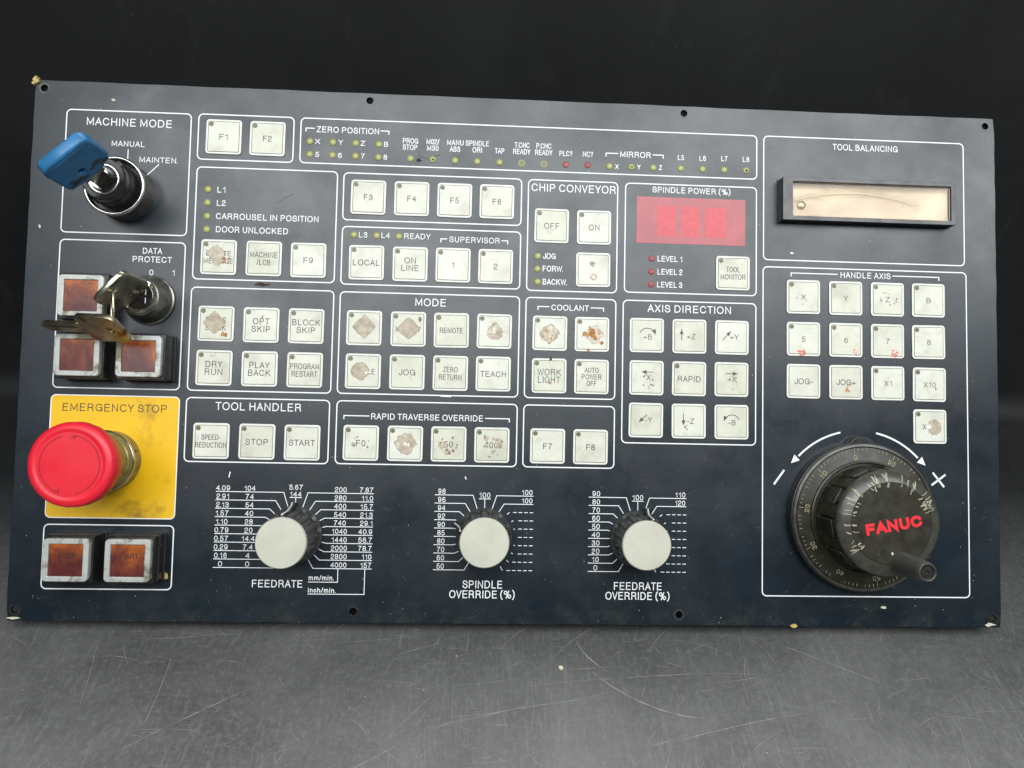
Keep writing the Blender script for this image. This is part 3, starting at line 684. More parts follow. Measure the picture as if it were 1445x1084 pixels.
def scatter(n, cnt, r0, r1, s0, s1, mat, seed, cx_=0, cy_=0, h=.94):
    q = random.Random(seed)
    for i in range(cnt):
        a = q.uniform(0, 6.28); r = q.uniform(r0, r1)
        patch(n, cx_ + r * math.cos(a), cy_ + r * math.sin(a), q.uniform(s0, s1), seed * 50 + i, mat, h=h + .0015 * i, edge=False, jag=.45, n=8)
scatter('F0', 5, 3.2, 4.4, .3, .6, 'tan_edge', 2); patch('F0', -3.9, .9, 1.1, 13, jag=.2, n=10, h=.9)
patch('50', -3.4, .6, 1.9, 14, jag=.25, n=16, h=.90); scatter('50', 9, 3.2, 4.8, .35, .8, 'tan_edge', 3); patch('50', -.3, 4.2, 1.5, 15, 'tan', jag=.35, n=14)
scatter('100', 14, 3.0, 5.2, .5, 1.3, 'tan', 4); scatter('100', 10, 3.0, 6.5, .3, .7, 'tan_edge', 5, h=.97); patch('100', 4, .3, 1.8, 16, jag=.3, n=14)
scatter('MDI', 6, 0.5, 3.4, .4, .7, 'flake', 6, h=.95); scatter('HAN', 3, .5, 2.0, .5, .8, 'flake', 7, cx_=2.2, h=.96)
patch('C1', -.2, .1, 4.8, 17, 'tan', jag=.12, n=26, diamond=.6, h=.92); scatter('C1', 10, 1.5, 4.6, .25, .6, 'rust', 8, cx_=-.8, cy_=1.2, h=.95)
patch('C1', .5, -.6, 3.6, 18, 'tanpale', jag=.25, n=18, h=.94, edge=False)
patch('C2', .8, .2, 4.7, 19, 'tanpale', jag=.18, n=26, diamond=.6, h=.905); scatter('C2', 26, .2, 3.9, .5, 1.5, 'rust', 9, cx_=-.2, cy_=-.1, h=.93)
patch('C2', 5.2, 4.6, 1.1, 21, 'rust', jag=.2, n=12, edge=False); patch('C2', -2.1, 8.2, .9, 22, 'rust', h=.9, jag=.4, n=9, edge=False)
patch('WL', .6, -8.6, .6, 23, 'darkrust', h=.8, jag=.5, n=8, edge=False, sy=1.8); patch('WL', .3, 4.0, .7, 24, 'rust', jag=.5, n=8, edge=False)
patch('blank', .2, 4.0, 1.75, 25, 'rust', jag=.1, n=14, diamond=.2, edge=False, h=.90); patch('blank', .2, 3.9, 1.35, 26, 'cap', jag=.1, n=14, diamond=.2, edge=False, h=.93)
patch('blank', -.5, -3.3, 1.7, 27, 'tan', jag=.3, n=16, edge=False, h=.89, sy=.8); scatter('blank', 6, .3, 1.8, .2, .45, 'tan_edge', 10, cx_=-.4, cy_=-3.4)
patch('X100', 2.3, .2, 4.0, 28, 'tan', jag=.14, n=24, diamond=.25); patch('X100', -.7, .1, 1.2, 29, 'flake', h=.97, jag=.2, n=10, edge=False)
scatter('HZ', 14, 2.4, 5.0, .2, .5, 'tan_edge', 11, cy_=-.3); scatter('HX', 4, 2.5, 4.6, .2, .35, 'tan_edge', 12)
scatter('J+', 8, .3, 2.4, .25, .6, 'rust', 13, cx_=.3, cy_=3.3); scatter('ax10', 16, 2.4, 4.4, .2, .42, 'darkrust', 14, cx_=.2, cy_=1.6)
scatter('ax12', 7, 2.5, 4.0, .15, .3, 'tan_edge', 15, cx_=.2, cy_=1.6); scatter('X10', 3, .2, .6, .2, .5, 'print_dark', 16, cx_=3.6, cy_=2.0)
scatter('H5', 12, .2, 2.2, .3, .75, 'redpaint', 17, cx_=-1.0, cy_=7.0); scatter('H6', 6, .2, 1.6, .25, .5, 'redpaint', 18, cx_=5.2, cy_=6.5); scatter('H7', 12, .2, 2.4, .3, .7, 'redpaint', 19, cx_=3.6, cy_=7.0)
scatter('OS', 5, .2, 1.6, .15, .35, 'tan_edge', 20, cy_=-4.2); scatter('ax21', 6, .3, 1.8, .2, .5, 'tan_edge', 21, cx_=-1.6, cy_=3.2)
scatter('JOG', 4, .3, 1.2, .15, .3, 'tan_edge', 22, cx_=2.0, cy_=3.2); scatter('DR', 5, .3, 2, .2, .5, 'tan', 23, cx_=-1.2, cy_=-6.6)

# digital display
dsp = label(link('display_window', shape([rrect(59.8, 25.5, .5)], 0, .12, .03), 'display', PAN, P(348.9, 63.7, .02)), 'red spindle power display window')
for i, (u0, u1) in enumerate(((330.4, 340.2), (344.0, 352.9), (356.8, 367.9))):
    uc = (u0 + u1) / 2 - 348.9; wd = u1 - u0
    f = link('digit_field', shape([rrect(wd + .6, 16.6, .3)], 0, .015), 'digitfield', dsp, Vector((uc, -.4, .13)) * .001)
    s = []
    for (x0, y0, x1, y1) in ((-.32, .4, .32, .4), (-.32, 0, .32, 0), (-.32, -.4, .32, -.4), (-.36, .04, -.36, .37), (.36, .04, .36, .37), (-.36, -.37, -.36, -.04), (.36, -.37, .36, -.04)):
        s.append([(uc + x0 * (wd - 1) + y0 * 1.2, -.4 + y0 * 16), (uc + x1 * (wd - 1) + y1 * 1.2, -.4 + y1 * 16)])
    link('digit_segments', strokes_mesh(s, 1.2), 'digit', dsp, (0, 0, .00016))

# tool balancing window
bz = link('display_bezel', shape([rrect(96.0, 23.4, .4), rrect(87.9, 18.9, .3, cx_=1.5, cy_=0)], 0, 6, .15), 'bezelgrey', PAN, P(445.3, 50.9, 0))
label(bz, 'grey bezel of the cream tool balancing window')
link('bezel_gasket', shape([rrect(97.6, 24.6, .5), rrect(95, 22, .3)], 0, .5), 'black', bz, (0, 0, .0001))
bm = bmesh.new()     # hollow reflector: back stepped along the curved reflection, sloping ends
nx, ny = 40, 10
grid = []
for j in range(ny + 1):
    row = []
    for i in range(nx + 1):
        x = -43.9 + 87.8 * i / nx; y = -9.4 + 18.8 * j / ny
        arcy = 5.2 - 5.2 * ((x + 8) / 34) ** 2
        z = 1.2
        if x < 29 and y < arcy: z = .5
        z += 2.2 * max(0, (abs(y) - 7.6) / 1.8) * .4 + (1.6 * max(0, (x - 38) / 6)) 
        row.append(bm.verts.new((x * .001, y * .001, z * .001)))
    grid.append(row)
for j in range(ny):
    for i in range(nx): bm.faces.new((grid[j][i], grid[j][i + 1], grid[j + 1][i + 1], grid[j + 1][i]))
me = bpy.data.meshes.new('reflector'); bm.to_mesh(me); bm.free()
link('reflector', me, 'lcd', bz, (.0015, 0, .0001), smooth=True)
sl = [(x, 5.2 - 5.2 * ((x + 8) / 34) ** 2) for x in range(-42, 27, 2)]
link('reflection_arc', strokes_mesh([sl], .35), 'lcdline', bz, (.0015, 0, .0016))  # curved reflection in the window drawn as a coloured line
sw = link('brass_screw', lathe([(0, .7), (1.9, .6), (2.3, .2), (2.3, 0)], 24), 'brass', bz, Vector((-35.6, -2.1, 1.1)) * .001, smooth=True)
link('screw_slot', shape([rrect(3.2, .6, .1)], 0, .05), 'tan_edge', sw, (0, 0, .0007), (0, 0, .9))
link('cover_glass', shape([rrect(87.8, 18.8, .3)], 4.2, 4.7), 'glass', bz, (.0015, 0, 0))

# square illuminated push buttons
HB = shape([rrect(24.0, 23.4, .7)], 0, 12.2, .5, 1)
HF = shape([rrect(25.0, 24.4, .8)], 0, 1.0, .15, 1)
BZ = shape([rrect(22.0, 20.8, 2.0), rrect(16.5, 15.7, .3)], 0, 3.2, .35, 2)
LN = shape([rrect(16.4, 15.6, .2)], 0, 1.9, .15, 1)
def push_button(u, v, mat, lab, dirtseed):
    o = link('push_button', HB, 'black', PAN, P(u, v, 0)); label(o, lab)
    link('mounting_flange', HF, 'grey', o, (0, 0, .00005))
    link('silver_frame', BZ, 'silver', o, (0, 0, .012), smooth=False)
    link('lens', LN, mat, o, (0, 0, .0127))
    return o
pb = [push_button(36.4, 115.7, 'amber', 'square push button with amber lens, behind the hanging keys', 1),
      push_button(36.0, 145.5, 'orange', 'square push button with orange and olive lens at the lower left of the keys', 2),
      push_button(66.0, 145.4, 'amber', 'square push button with amber lens under the keyswitch', 3),
      push_button(35.6, 246.4, 'darkamber', 'square push button with dark brown red lens, left of the pair under the emergency stop', 4),
      push_button(65.2, 246.4, 'maroon', 'square push button with nearly black red lens, right of the pair under the emergency stop', 5)]
M['lensprint'] = simple('faded_dark_legend', (.030, .008, .006), .5, var=.6, scale=900)
for b_, s_, w_ in ((pb[3], 'STOP', 8.5), (pb[4], 'START', 9.5)):
    text(s_, b_, .3, -2.2, w_, 2.6, 'lensprint', h=14.62, name='faded_legend')

# emergency stop
es = label(link('emergency_stop', lathe([(15.2, 0), (15.2, 9), (14.6, 10.2), (14.2, 10.2), (14.2, 11.5), (13.6, 12), (13.4, 28), (12, 31), (0, 31)], 64), 'olive', PAN, P(48.1, 198.3, 0)),
           'red mushroom emergency stop button on a yellowed metal collar')
sharp_smooth(es)
link('collar_ring', lathe([(15.3, 7.6), (15.75, 7.9), (15.75, 8.9), (15.3, 9.2)], 64), 'chrome', es, smooth=True)
for a in (20, 100, 200, 290):
    link('collar_notch', shape([rrect(1.2, 5, .2)], 0, .8), 'blackmetal', es, (.0147 * math.cos(math.radians(a)), .0147 * math.sin(math.radians(a)), .006), (math.pi / 2, 0, math.radians(a + 90)))
head = link('mushroom_head', lathe([(12, 28.5), (17.5, 29.3), (19.3, 30.6), (19.9, 32.4), (19.9, 36.6), (19.5, 38.3), (18.5, 39.2), (17.2, 39.6), (15.9, 39.65), (15.5, 39.35), (14.9, 39.35), (8, 39.5), (0, 39.6)], 96,
    fn=lambda a, z: 1 - (.010 if (30 < z < 37.5 and int(a / (2 * math.pi) * 48) % 3 == 0) else 0)), 'red', es)
sharp_smooth(head, 40)
def arc_pts(r, a0, a1, n=24): return [(r * math.cos(math.radians(a0 + (a1 - a0) * i / n)), r * math.sin(math.radians(a0 + (a1 - a0) * i / n))) for i in range(n + 1)]
link('arrow_groove', strokes_mesh([arc_pts(13.6, 105, 252)], .45), 'redgroove', head, (0, 0, .03950), (0, 0, 0))
link('arrow_groove', strokes_mesh([arc_pts(13.6, -78, 82)], .45), 'redgroove', head, (0, 0, .03950), (0, 0, 0))
for ang, s in ((82, 1), (252, -1)):
    x, y = 13.6 * math.cos(math.radians(ang)), 13.6 * math.sin(math.radians(ang))
    link('arrow_groove', strokes_mesh([[(x - 2.0, y - 1.2 * s), (x, y), (x - .2, y - 2.2 * s)]], .4), 'redgroove', head, (0, 0, .0396))

# rotary keyswitch, machine mode
ks = label(link('keyswitch', lathe([(15, 0), (15, 1), (14.7, 2), (14.7, 11), (15.2, 12), (15.2, 12.9), (14.6, 13.2)], 64), 'dullmetal', PAN, P(49.0, 59.0, 0)), 'machine mode keyswitch with blue key')
sharp_smooth(ks)
link('front_ring', lathe([(15.25, 11.8), (15.25, 12.8), (14.8, 13.3), (13.9, 13.4), (13.6, 12.6), (13.6, 8), (12, 7)], 64), 'chrome', ks, smooth=True)
o = link('lock_barrel', lathe([(12.6, 7), (11.6, 9), (11.6, 17), (10.6, 18), (10.6, 22.6), (10.0, 23.4), (8.0, 23.4), (7.9, 22.2), (0, 22.2)], 64), 'black', ks, smooth=False); sharp_smooth(o)
o = link('lock_face', lathe([(7.8, 22.3), (7.8, 23.6), (7.2, 24.0), (6.4, 23.6), (5.2, 23.2), (0, 23.2)], 48), 'chrome', ks, smooth=True)
link('index_nub', shape([[(-2.0, 7), (2.0, 7), (1.3, 11.6), (-1.3, 11.6)]], 20.5, 23.3, .3, 2), 'grey', ks, (0, 0, 0), (0, 0, math.radians(-42)))
link('keyway', shape([rrect(8.6, 2.2, .3)], 0, .1), 'lint', ks, (0, 0, .0233), (0, 0, math.radians(42)))

# rotary keyswitch, data protect
k2 = label(link('keyswitch', lathe([(13, 0), (13, 1.4), (12.2, 1.8), (12.0, 3), (10.0, 11.2), (9.6, 12.2), (8.9, 12.6), (8.8, 12)], 64), 'dullmetal', PAN, P(63.9, 115.0, 0)), 'conical data protect keyswitch with keys hanging from it')
sharp_smooth(k2)
link('rubber_seal', lathe([(13.1, 0), (13.1, .7), (12.6, 1.3), (12, 1.3)], 48), 'black', k2, smooth=True)
o = link('lock_face', lathe([(8.9, 12.0), (8.6, 12.9), (8.0, 12.9), (7.8, 12.3), (7.1, 12.3), (6.9, 12.7), (0, 12.7)], 48), 'chrome', k2); sharp_smooth(o)
link('lock_plug', lathe([(6.8, 12.6), (6.8, 12.95), (0, 12.95)], 40), 'blackmetal', k2)
link('index_mark', strokes_mesh([[(3.4, -3.6), (3.4, -.7)], [(3.4, .7), (3.4, 3.6)]], .5), 'print', k2, (0, 0, .0131))

# rotary selector knobs with printed scales
VR = [213.25 + 4.31 * i for i in range(10)]
ELB = [6.2, 10.2, 13.1, 15.2, 16.0, 14.5, 16.3, 15.3, 13.1, 10.0]
def scale_lines(uc, left, right, r_in, side_l=range(10), side_r=range(10), dashed_from=99, top_v=215.0):
    L_ = []
    for k in range(10):
        a = math.radians(15 * (k + 1))
        ex, ey = r_in * math.sin(a), -r_in * math.cos(a)
        for sgn, xe in ((-1, left), (1, right)):
            pts = [(xe, VR[k]), (uc + sgn * ELB[k], VR[k])]
            if k != 5: pts.append((uc + sgn * ex, 234.8 + ey))
            if sgn > 0 and k >= dashed_from:
                x = right; xe2 = uc + ELB[k] + .6
                while x - 1.9 > xe2: L_.append([(x - 1.9, VR[k]), (x, VR[k])]); x -= 2.9
                if k != 5: L_.append([pts[1], ((pts[1][0] + pts[2][0]) / 2, (pts[1][1] + pts[2][1]) / 2)])
            else: L_.append(pts)
    L_.append([(uc - 3.1, top_v), (uc + 3.1, top_v)]); L_.append([(uc, top_v), (uc, 219.8)])
    return L_
W_ = lambda s: sum({'1': 1.4, '.': .9, '4': 2.1}.get(c, 2.03) for c in s)
strokes('printed_scale', PAN, scale_lines(142.4, 101.6, 182.5, 14.6, top_v=215.8) + [[(165.2, 252.1), (165.2, 259), (150.1, 259)], [(179, 252.1), (179, 265.1), (150.1, 265.1)]], .36)
strokes('printed_scale', PAN, scale_lines(240.4, 214.2, 266, 15.2, dashed_from=2), .36)
strokes('printed_scale', PAN, scale_lines(321.5, 295.3, 347.6, 15.2, dashed_from=2), .36)
for i, (a, b_, c, d) in enumerate((('4.09', '104', '200', '7.87'), ('2.91', '74', '280', '11.0'), ('2.13', '54', '400', '15.7'), ('1.57', '40', '540', '21.3'), ('1.10', '28', '740', '29.1'),
                                   ('0.79', '20', '1040', '40.9'), ('0.57', '14.4', '1440', '56.7'), ('0.29', '7.4', '2000', '78.7'), ('0.16', '4', '2800', '110'), ('0', '0', '4000', '157'))):
    v = VR[i] - 1.86
    text(a, PAN, 105.2, v, W_(a), 2.65, bold=.31); text(b_, PAN, 118.9, v, W_(b_), 2.65, bold=.31); text(c, PAN, 165.4, v, W_(c), 2.65, bold=.31)
    text(d, PAN, 182.2 - W_(d) / 2, v, W_(d), 2.65, bold=.31)
text('5.67', PAN, 142.4, 210.5, 6.9, 2.6, bold=.31); text('144', PAN, 142.4, 214.1, 5.8, 2.6, bold=.31)
for i, s in enumerate(('98', '96', '94', '92', '90', '85', '80', '70', '60', '50')): text(s, PAN, 217.9, VR[i] - 1.88, 3.8, 2.7, bold=.32)
for i, s in enumerate(('90', '80', '70', '60', '50', '40', '30', '20', '10', '0')): text(s, PAN, 299.3, VR[i] - 1.88, W_(s), 2.7, bold=.32)
for i, (s, q) in enumerate((('100', '110'), ('100', '120'))):
    text(s, PAN, 262.7, VR[i] - 1.88, 5.5, 2.7, bold=.32); text(q, PAN, 344.3, VR[i] - 1.88, 5.3, 2.7, bold=.32)
text('100', PAN, 240.4, 213.1, 5.7, 2.7, bold=.32); text('100', PAN, 321.5, 213.1, 5.7, 2.7, bold=.32)

def knob(u, v, ang, hgt, lab, tilt=(0, 0)):
    def flute(a, z):
        if z < 2.5: return 1
        k = 14; t = (a * k / (2 * math.pi)) % 1
        return 1 - .055 * (1 if .25 < t < .62 else 0)
    t = hgt / 24
    o = link('selector_knob', lathe([(14.4, 0.3), (14.6, .8), (14.6, 2.2), (13.6, 3.2), (13.0, 10 * t), (12.4, 20 * t), (12.1, 21.2 * t), (11.6, 21.8 * t), (0, 21.8 * t)], 140, flute), 'knobgrey', PAN, P(u, v, 0))
    o.rotation_euler = (tilt[0], tilt[1], -ang)
    sharp_smooth(o, 25); label(o, lab)
    d = link('cream_disc', lathe([(11.6, 21.6 * t), (12.3, 22.0 * t), (12.35, 23.4 * t), (11.9, 24 * t), (8, 24.12 * t), (0, 24.15 * t)], 72), 'cream', o)
    sharp_smooth(d, 40)
    # pointer fin running from the skirt up to the disc
    th = 1.5
    me = shape([[(11.0, .4), (16.7, .4), (16.7, 3.2), (15.2, 5.2 * t), (13.6, 12 * t), (13.2, 21 * t), (11.0, 21 * t)]], -th, th, .3, 1)
    f = link('pointer_fin', me, 'black', o, (0, 0, 0), (math.pi / 2, 0, math.pi / 2))
    me = shape([[(16.45, .9), (16.95, .9), (16.95, 3.3), (15.45, 5.3 * t), (13.85, 12.1 * t), (13.45, 21.2 * t), (12.9, 21.2 * t), (13.35, 12 * t), (15.0, 5.1 * t), (16.45, 3.1)]], -.38, .38, .05, 1)
    link('pointer_line', me, 'white', o, (0, 0, 0), (math.pi / 2, 0, math.pi / 2))
    return o
knob(142.3, 234.9, math.radians(-3), 27.5, 'feedrate selector knob with cream disc, left of the three', (-.0, -.0))
knob(240.3, 234.3, math.radians(-66), 23, 'spindle override selector knob with cream disc, middle of the three')
knob(321.4, 234.7, math.radians(17), 22.5, 'feedrate override selector knob with cream disc, right of the three')

# handwheel
UW, VW = 441.5, 221.0
out = []
for i in range(120):
    a = 2 * math.pi * i / 120; r = 39.6
    dd = abs(((math.degrees(a) - 91 + 180) % 360) - 180)
    if dd < 10: r += 2.9 * min(1, (10 - dd) / 4.2)
    out.append((r * math.cos(a), r * math.sin(a)))
hw = label(link('handwheel', shape([out], 0, 5.6, .6, 2), 'black', PAN, P(UW, VW, 0)), 'large black pulse handwheel with crank handle')
o = link('housing_ring', lathe([(39.0, 5.4), (38.6, 6.6), (37.4, 7.0), (37.0, 6.2)], 96), 'wheelrim', hw); sharp_smooth(o)
o = link('graduated_dial', lathe([(36.9, 5.2), (36.8, 6.7), (30.0, 7.6), (29.8, 8.6), (29.2, 8.9), (28.6, 8.6), (28.4, 7.6), (0, 7.6)], 96), 'wheel', hw); sharp_smooth(o)
ticks = []
for i in range(100):
    if i not in (60, 61, 17, 19, 20, 5): 
        a = math.radians(100 - 3.6 * i); r0 = 33.6 if i % 10 == 0 else (34.4 if i % 5 == 0 else 35.0)
        if i % 5 == 0 or (i * 7919) % 5 > 1: ticks.append([(r0 * math.cos(a), r0 * math.sin(a)), (36.4, 0) and (36.2 * math.cos(a), 36.2 * math.sin(a))])
link('dial_marks', strokes_mesh(ticks, .22), 'numeral', hw, (0, 0, .00735))['kind'] = 'stuff'
for i, s in enumerate(('0', '90', '80', '70', '60', '50', '40', '30', '20', '10')):
    a = math.radians(100 - 36 * i)
    text(s, hw, 32.0 * math.cos(a), -32.0 * math.sin(a), 1.9 if s == '0' else 4.1, 2.5, 'numeral', h=7.56, name='dial_numeral', rz=a - math.pi / 2, bold=.32)
def wf(a, z):
    if 10.5 < z < 27: return 1 - (.035 if ((a * 20 / (2 * math.pi)) % 1) > .86 else 0)
    return 1
gw = link('grip_wheel', lathe([(27.2, 7.6), (27.2, 10), (27.0, 10.6), (26.6, 26.8), (26.4, 27.6)], 160, wf), 'wheel', hw)
sharp_smooth(gw, 25)
o = link('wheel_rim', lathe([(26.4, 27.4), (26.5, 28.4), (25.6, 29.4), (21.0, 31.6), (20.6, 31.7)], 96), 'wheelrim', hw); sharp_smooth(o, 50)
for i in range(10):
    a = math.radians(36 * i + 8)
    link('pad_edge', shape([rrect(9.0, 12.5, .4)], 0, .36, .1, 1), 'wheelrim', hw, Vector((26.62 * math.cos(a), 26.62 * math.sin(a), 18.4)) * .001, (math.pi / 2, 0, a + math.pi / 2))
    pp = link('grip_pad', shape([rrect(8.5, 12.0, .4)], 0, .5, .15, 1), 'black', hw, Vector((26.7 * math.cos(a), 26.7 * math.sin(a), 18.4)) * .001, (math.pi / 2, 0, a + math.pi / 2))
o = link('face_plate', lathe([(20.6, 31.6), (20.3, 31.9), (12, 32.0), (0, 32.05)], 72), 'wheel', hw); sharp_smooth(o)
q = random.Random(11); sc_ = []
for i in range(40):
    a = math.radians(q.uniform(15, 225)); w0 = q.uniform(.02, .06) * q.choice((-1, 1)); r0 = q.uniform(17, 21.5); r1 = q.uniform(22.5, 25.4)
    for (ra, rb) in ((r0, 20.4), (20.9, r1)):
        if ra < rb:
            pts = [(ra + (rb - ra) * t, a + w0 * t + .01 * math.sin(5 * t + i)) for t in (0, .33, .66, 1)]
            z = 32.1 if rb < 20.5 else None
            sc_.append([(r * math.cos(b_), r * math.sin(b_), 32.12 if r < 20.6 else 31.75 - (r - 21) * .478) for r, b_ in pts])
vs, fs = [], []
for ln in sc_:
    wd = q.uniform(.3, .85)
    for i, p in enumerate(ln):
        d = Vector(ln[min(i + 1, 3)]) - Vector(ln[max(i - 1, 0)]); n_ = Vector((-d.y, d.x, 0)).normalized() * wd / 2 * (1, .9, 1.1, .5)[i]
        vs += [((Vector(p) + n_) * .001)[:], ((Vector(p) - n_) * .001)[:]]
        if i < 3: b0 = len(vs) - 2; fs.append((b0, b0 + 1, b0 + 3, b0 + 2))
me = bpy.data.meshes.new('scars'); me.from_pydata(vs, [], fs)
label(link('scratch_marks', me, 'scar', hw), 'pale worn scratches round the wheel rim')
label(text('FANUC', hw, .9, -.1 + .8, 28.8, 5.7, 'logored', h=32.15, name='logo_lettering', rz=math.radians(10.5), bold=1.5), 'red raised lettering FANUC')
# crank handle
hd = label(link('crank_handle', lathe([(6.6, 0), (5.9, 2), (5.6, 4), (5.3, 12), (5.0, 20), (4.6, 22.2), (4.2, 22.8), (3.5, 22.8), (3.3, 21.2), (0, 21.2)], 48), 'handlegrey', hw, Vector((5.3, -19.6, 29.6)) * .001), 'revolving crank handle')
sharp_smooth(hd)
o = link('handle_tip_ring', lathe([(4.3, 22.4), (4.45, 22.8), (3.7, 23.1), (3.4, 22.6)], 40), 'wheelrim', hd, smooth=True)
o = link('handle_screw', lathe([(2.9, 21.2), (2.7, 22.2), (.9, 22.3), (.8, 21.6), (0, 21.6)], 30), 'blackmetal', hd); sharp_smooth(o)
jag_disc('white_chip', hw, Vector((-.2, -14.5, 32.2)) * .001, 0.8, 31, 'paleflake', .4, jag=.3, n=9)
# direction arrows round the wheel
def wpt(r, deg): return (UW + r * math.sin(math.radians(deg)), VW - r * math.cos(math.radians(deg)))
strokes('printed_arrow', PAN, [[wpt(45.6, -12.6 - i * 2.6) for i in range(14)]], .95)
strokes('printed_arrow', PAN, [[wpt(45.6, 12.4 + i * 2.6) for i in range(14)]], .95)
for sg in (-1, 1):
    x, y = wpt(46.3, sg * 53.5); x2, y2 = wpt(45.6, sg * 46)
    ang = math.atan2(-(y - y2), x - x2)
    link('printed_arrow_head', shape([tri(0, 0, ang, 4.6, 4.2)], 0, .02), 'print', PAN, P(x, y, .05))
strokes('printed_minus_sign', PAN, [[(400.6, 197.2), (395.0, 204.9)]], 1.0)
strokes('printed_plus_sign', PAN, [[(482.7, 197.2), (489.0, 204.9)], [(482.0, 204.0), (489.8, 198.2)]], 1.0)

# small damage and dirt on the face
def chip(name, u, v, r, seed, mat, h=.05, th=.3, **k): return jag_disc(name, PAN, P(u, v, h), r, seed, mat, th, **k)
label(chip('rust_spot', 120.9, 105.0, 2.2, 40, 'darkrust', th=.15, sx=1.8, sy=.45, jag=.3, n=14), 'dark rust spot between two printed frames')
chip('sealant_crumb', .9, .6, 1.6, 41, 'crumb', -1.5, 2.6, jag=.4, n=12); chip('sealant_crumb', -.2, 1.9, 1.2, 42, 'crumb', -2, 2.4, jag=.4, n=10); chip('sealant_crumb', .6, -.9, .9, 43, 'crumb', -1.8, 2.2, jag=.5, n=10)
chip('paint_chip', 405.3, 279.4, 2.4, 44, 'crumb', -1, 1.4, jag=.4, n=12, sy=.4); chip('paint_chip', 454.5, 269.4, 1.3, 45, 'paleflake', jag=.4, n=10, sx=1.5, sy=.7)
chip('paint_chip', 513.5, 278.2, 1.8, 46, 'paleflake', jag=.4, n=10, sx=1.5, sy=.5); chip('paint_chip', 3.8, 278.4, 2.0, 47, 'paleflake', jag=.3, n=10, sx=1.8, sy=.35)
chip('paint_chip', 40.5, 9.5, .8, 48, 'paleflake', jag=.5, n=9, sx=1.3); chip('paint_chip', 6.4, 78, .8, 49, 'paleflake', jag=.5, n=9, sy=1.4); chip('paint_chip', 404.6, 79.5, .6, 50, 'flake', jag=.3, n=9, sx=1.6)
chip('paint_chip', 78.4, 256.5, 1.0, 51, 'crumb', jag=.4, n=9, sy=1.8); chip('dirt_spot', 201.2, 35.6, .95, 52, 'lint', jag=.4, n=12, sx=1.2)
chip('blue_smear', 292.4, 38.4, .5, 53, 'bluesmear', .06, .02, sx=2, sy=.6, jag=.3, n=9)
strokes('lint_fibre', PAN, [[(200.5, 30.5), (201.3, 33), (203.4, 34), (206.5, 35)], [(207, 34.6), (209, 33), (212.5, 32.4)]], .12, 'lint', .2)
strokes('lint_fibre', PAN, [[(285.2, 124.2), (287.4, 124.3), (289.0, 124.7)], [(285.8, 131.9), (287.8, 131.6), (289, 131.8)]], .25, 'lint', .2)
strokes('long_scuff', PAN, [[(126.5, 62), (131, 58.6), (136, 56.4)]], .16, 'darkrust', .04)
strokes('white_nick', PAN, [[(108.5, 203), (107.9, 206)], [(229.8, 203.5), (230.4, 205)], [(215.9, 161.6), (221.5, 161.7)]], .5, 'print', .06)
q = random.Random(21)
vs, fs = [], []
def speck(vs, fs, p, r, q, zs):
    n = q.randint(3, 5); a0 = q.uniform(0, 6.28); b0 = len(vs)
    ax = q.uniform(.4, 1.6); rot = q.uniform(0, 3.14)
    for i in range(n):
        a = a0 + 6.283 * i / n; x, y = r * math.cos(a) * ax, r * math.sin(a)
        x, y = x * math.cos(rot) - y * math.sin(rot), x * math.sin(rot) + y * math.cos(rot)
        vs.append(((p[0] + x) * .001, (p[1] + y) * .001, zs * .001))
    vs.append((p[0] * .001, p[1] * .001, (zs + r * .4) * .001))
    for i in range(n): fs.append((b0 + i, b0 + (i + 1) % n, b0 + n))
for i in range(900):
    u, v = q.uniform(2, 518), HT - 276 * abs(q.random() ** 1.3)
    if v < 3: continue
    speck(vs, fs, (u, HT - v), q.choice((.06, .08, .1, .14, .2)), q, .02)
me = bpy.data.meshes.new('dust'); me.from_pydata(vs, [], fs)
link('dust_specks', me, 'paleflake', PAN)['kind'] = 'stuff'
# tiny curled hairline scuffs
ln = []
for i in range(120):
    u, v = q.uniform(4, 515), q.choice((q.uniform(198, 276), q.uniform(4, 276))); a = q.uniform(0, 6.28); pts = [(u, v)]
    for j in range(q.randint(2, 6)):
        a += q.uniform(-.7, .7); u += .7 * math.cos(a); v += .7 * math.sin(a); pts.append((u, v))
    ln.append(pts)
hs = strokes('hairline_scuffs', PAN, ln, .055, 'tan_edge', .015); hs['kind'] = 'stuff'

# ------------------------------------------------------------------ keys: things of their own
def world_obj(name, me, mat, mloc, parent=None):
    o = bpy.data.objects.new(name, me); COL.objects.link(o)
    if mat and me and not me.materials: me.materials.append(M[mat])
    if parent is None: o.matrix_world = ROOT @ mloc
    else: o.parent = parent; o.matrix_local = mloc
    return o
def frame(origin, X, Y):
    X = Vector(X).normalized(); Y = Vector(Y); Y = (Y - X * Y.dot(X)).normalized(); Z = X.cross(Y)
    m = Matrix((X, Y, Z)).transposed().to_4x4(); m.translation = origin; return m
I4 = Matrix.Identity(4)
wdir = Vector((math.cos(math.radians(42)), math.sin(math.radians(42)), 0))
bk = world_obj('blue_headed_key', None, None, frame(P(49.0, 59.5, 22.6), wdir, (0, 0, 1)))
bk['label'] = 'key with a chunky blue plastic head standing in the machine mode keyswitch'; bk['category'] = 'key'
hp = [(-11.5, 14), (-12.8, 16), (-12.9, 34), (-12.2, 37.5), (-9.8, 39.6), (9.8, 39.6), (12.2, 37.5), (12.9, 34), (12.9, 19.5), (11.6, 16.4), (7, 14), (4.5, 12.6), (-4.5, 12.6)]
hd_ = world_obj('key_head', shape([hp, circ(1.5, 16, -1.5, 22)], -2.9, 2.9, 1.3, 3), 'blue', I4, bk); sharp_smooth(hd_, 50)
world_obj('raised_band', shape([rrect(19, 2.2, .8, cx_=0, cy_=36.2)], 2.85, 3.15, .12, 1), 'blue', I4, bk)
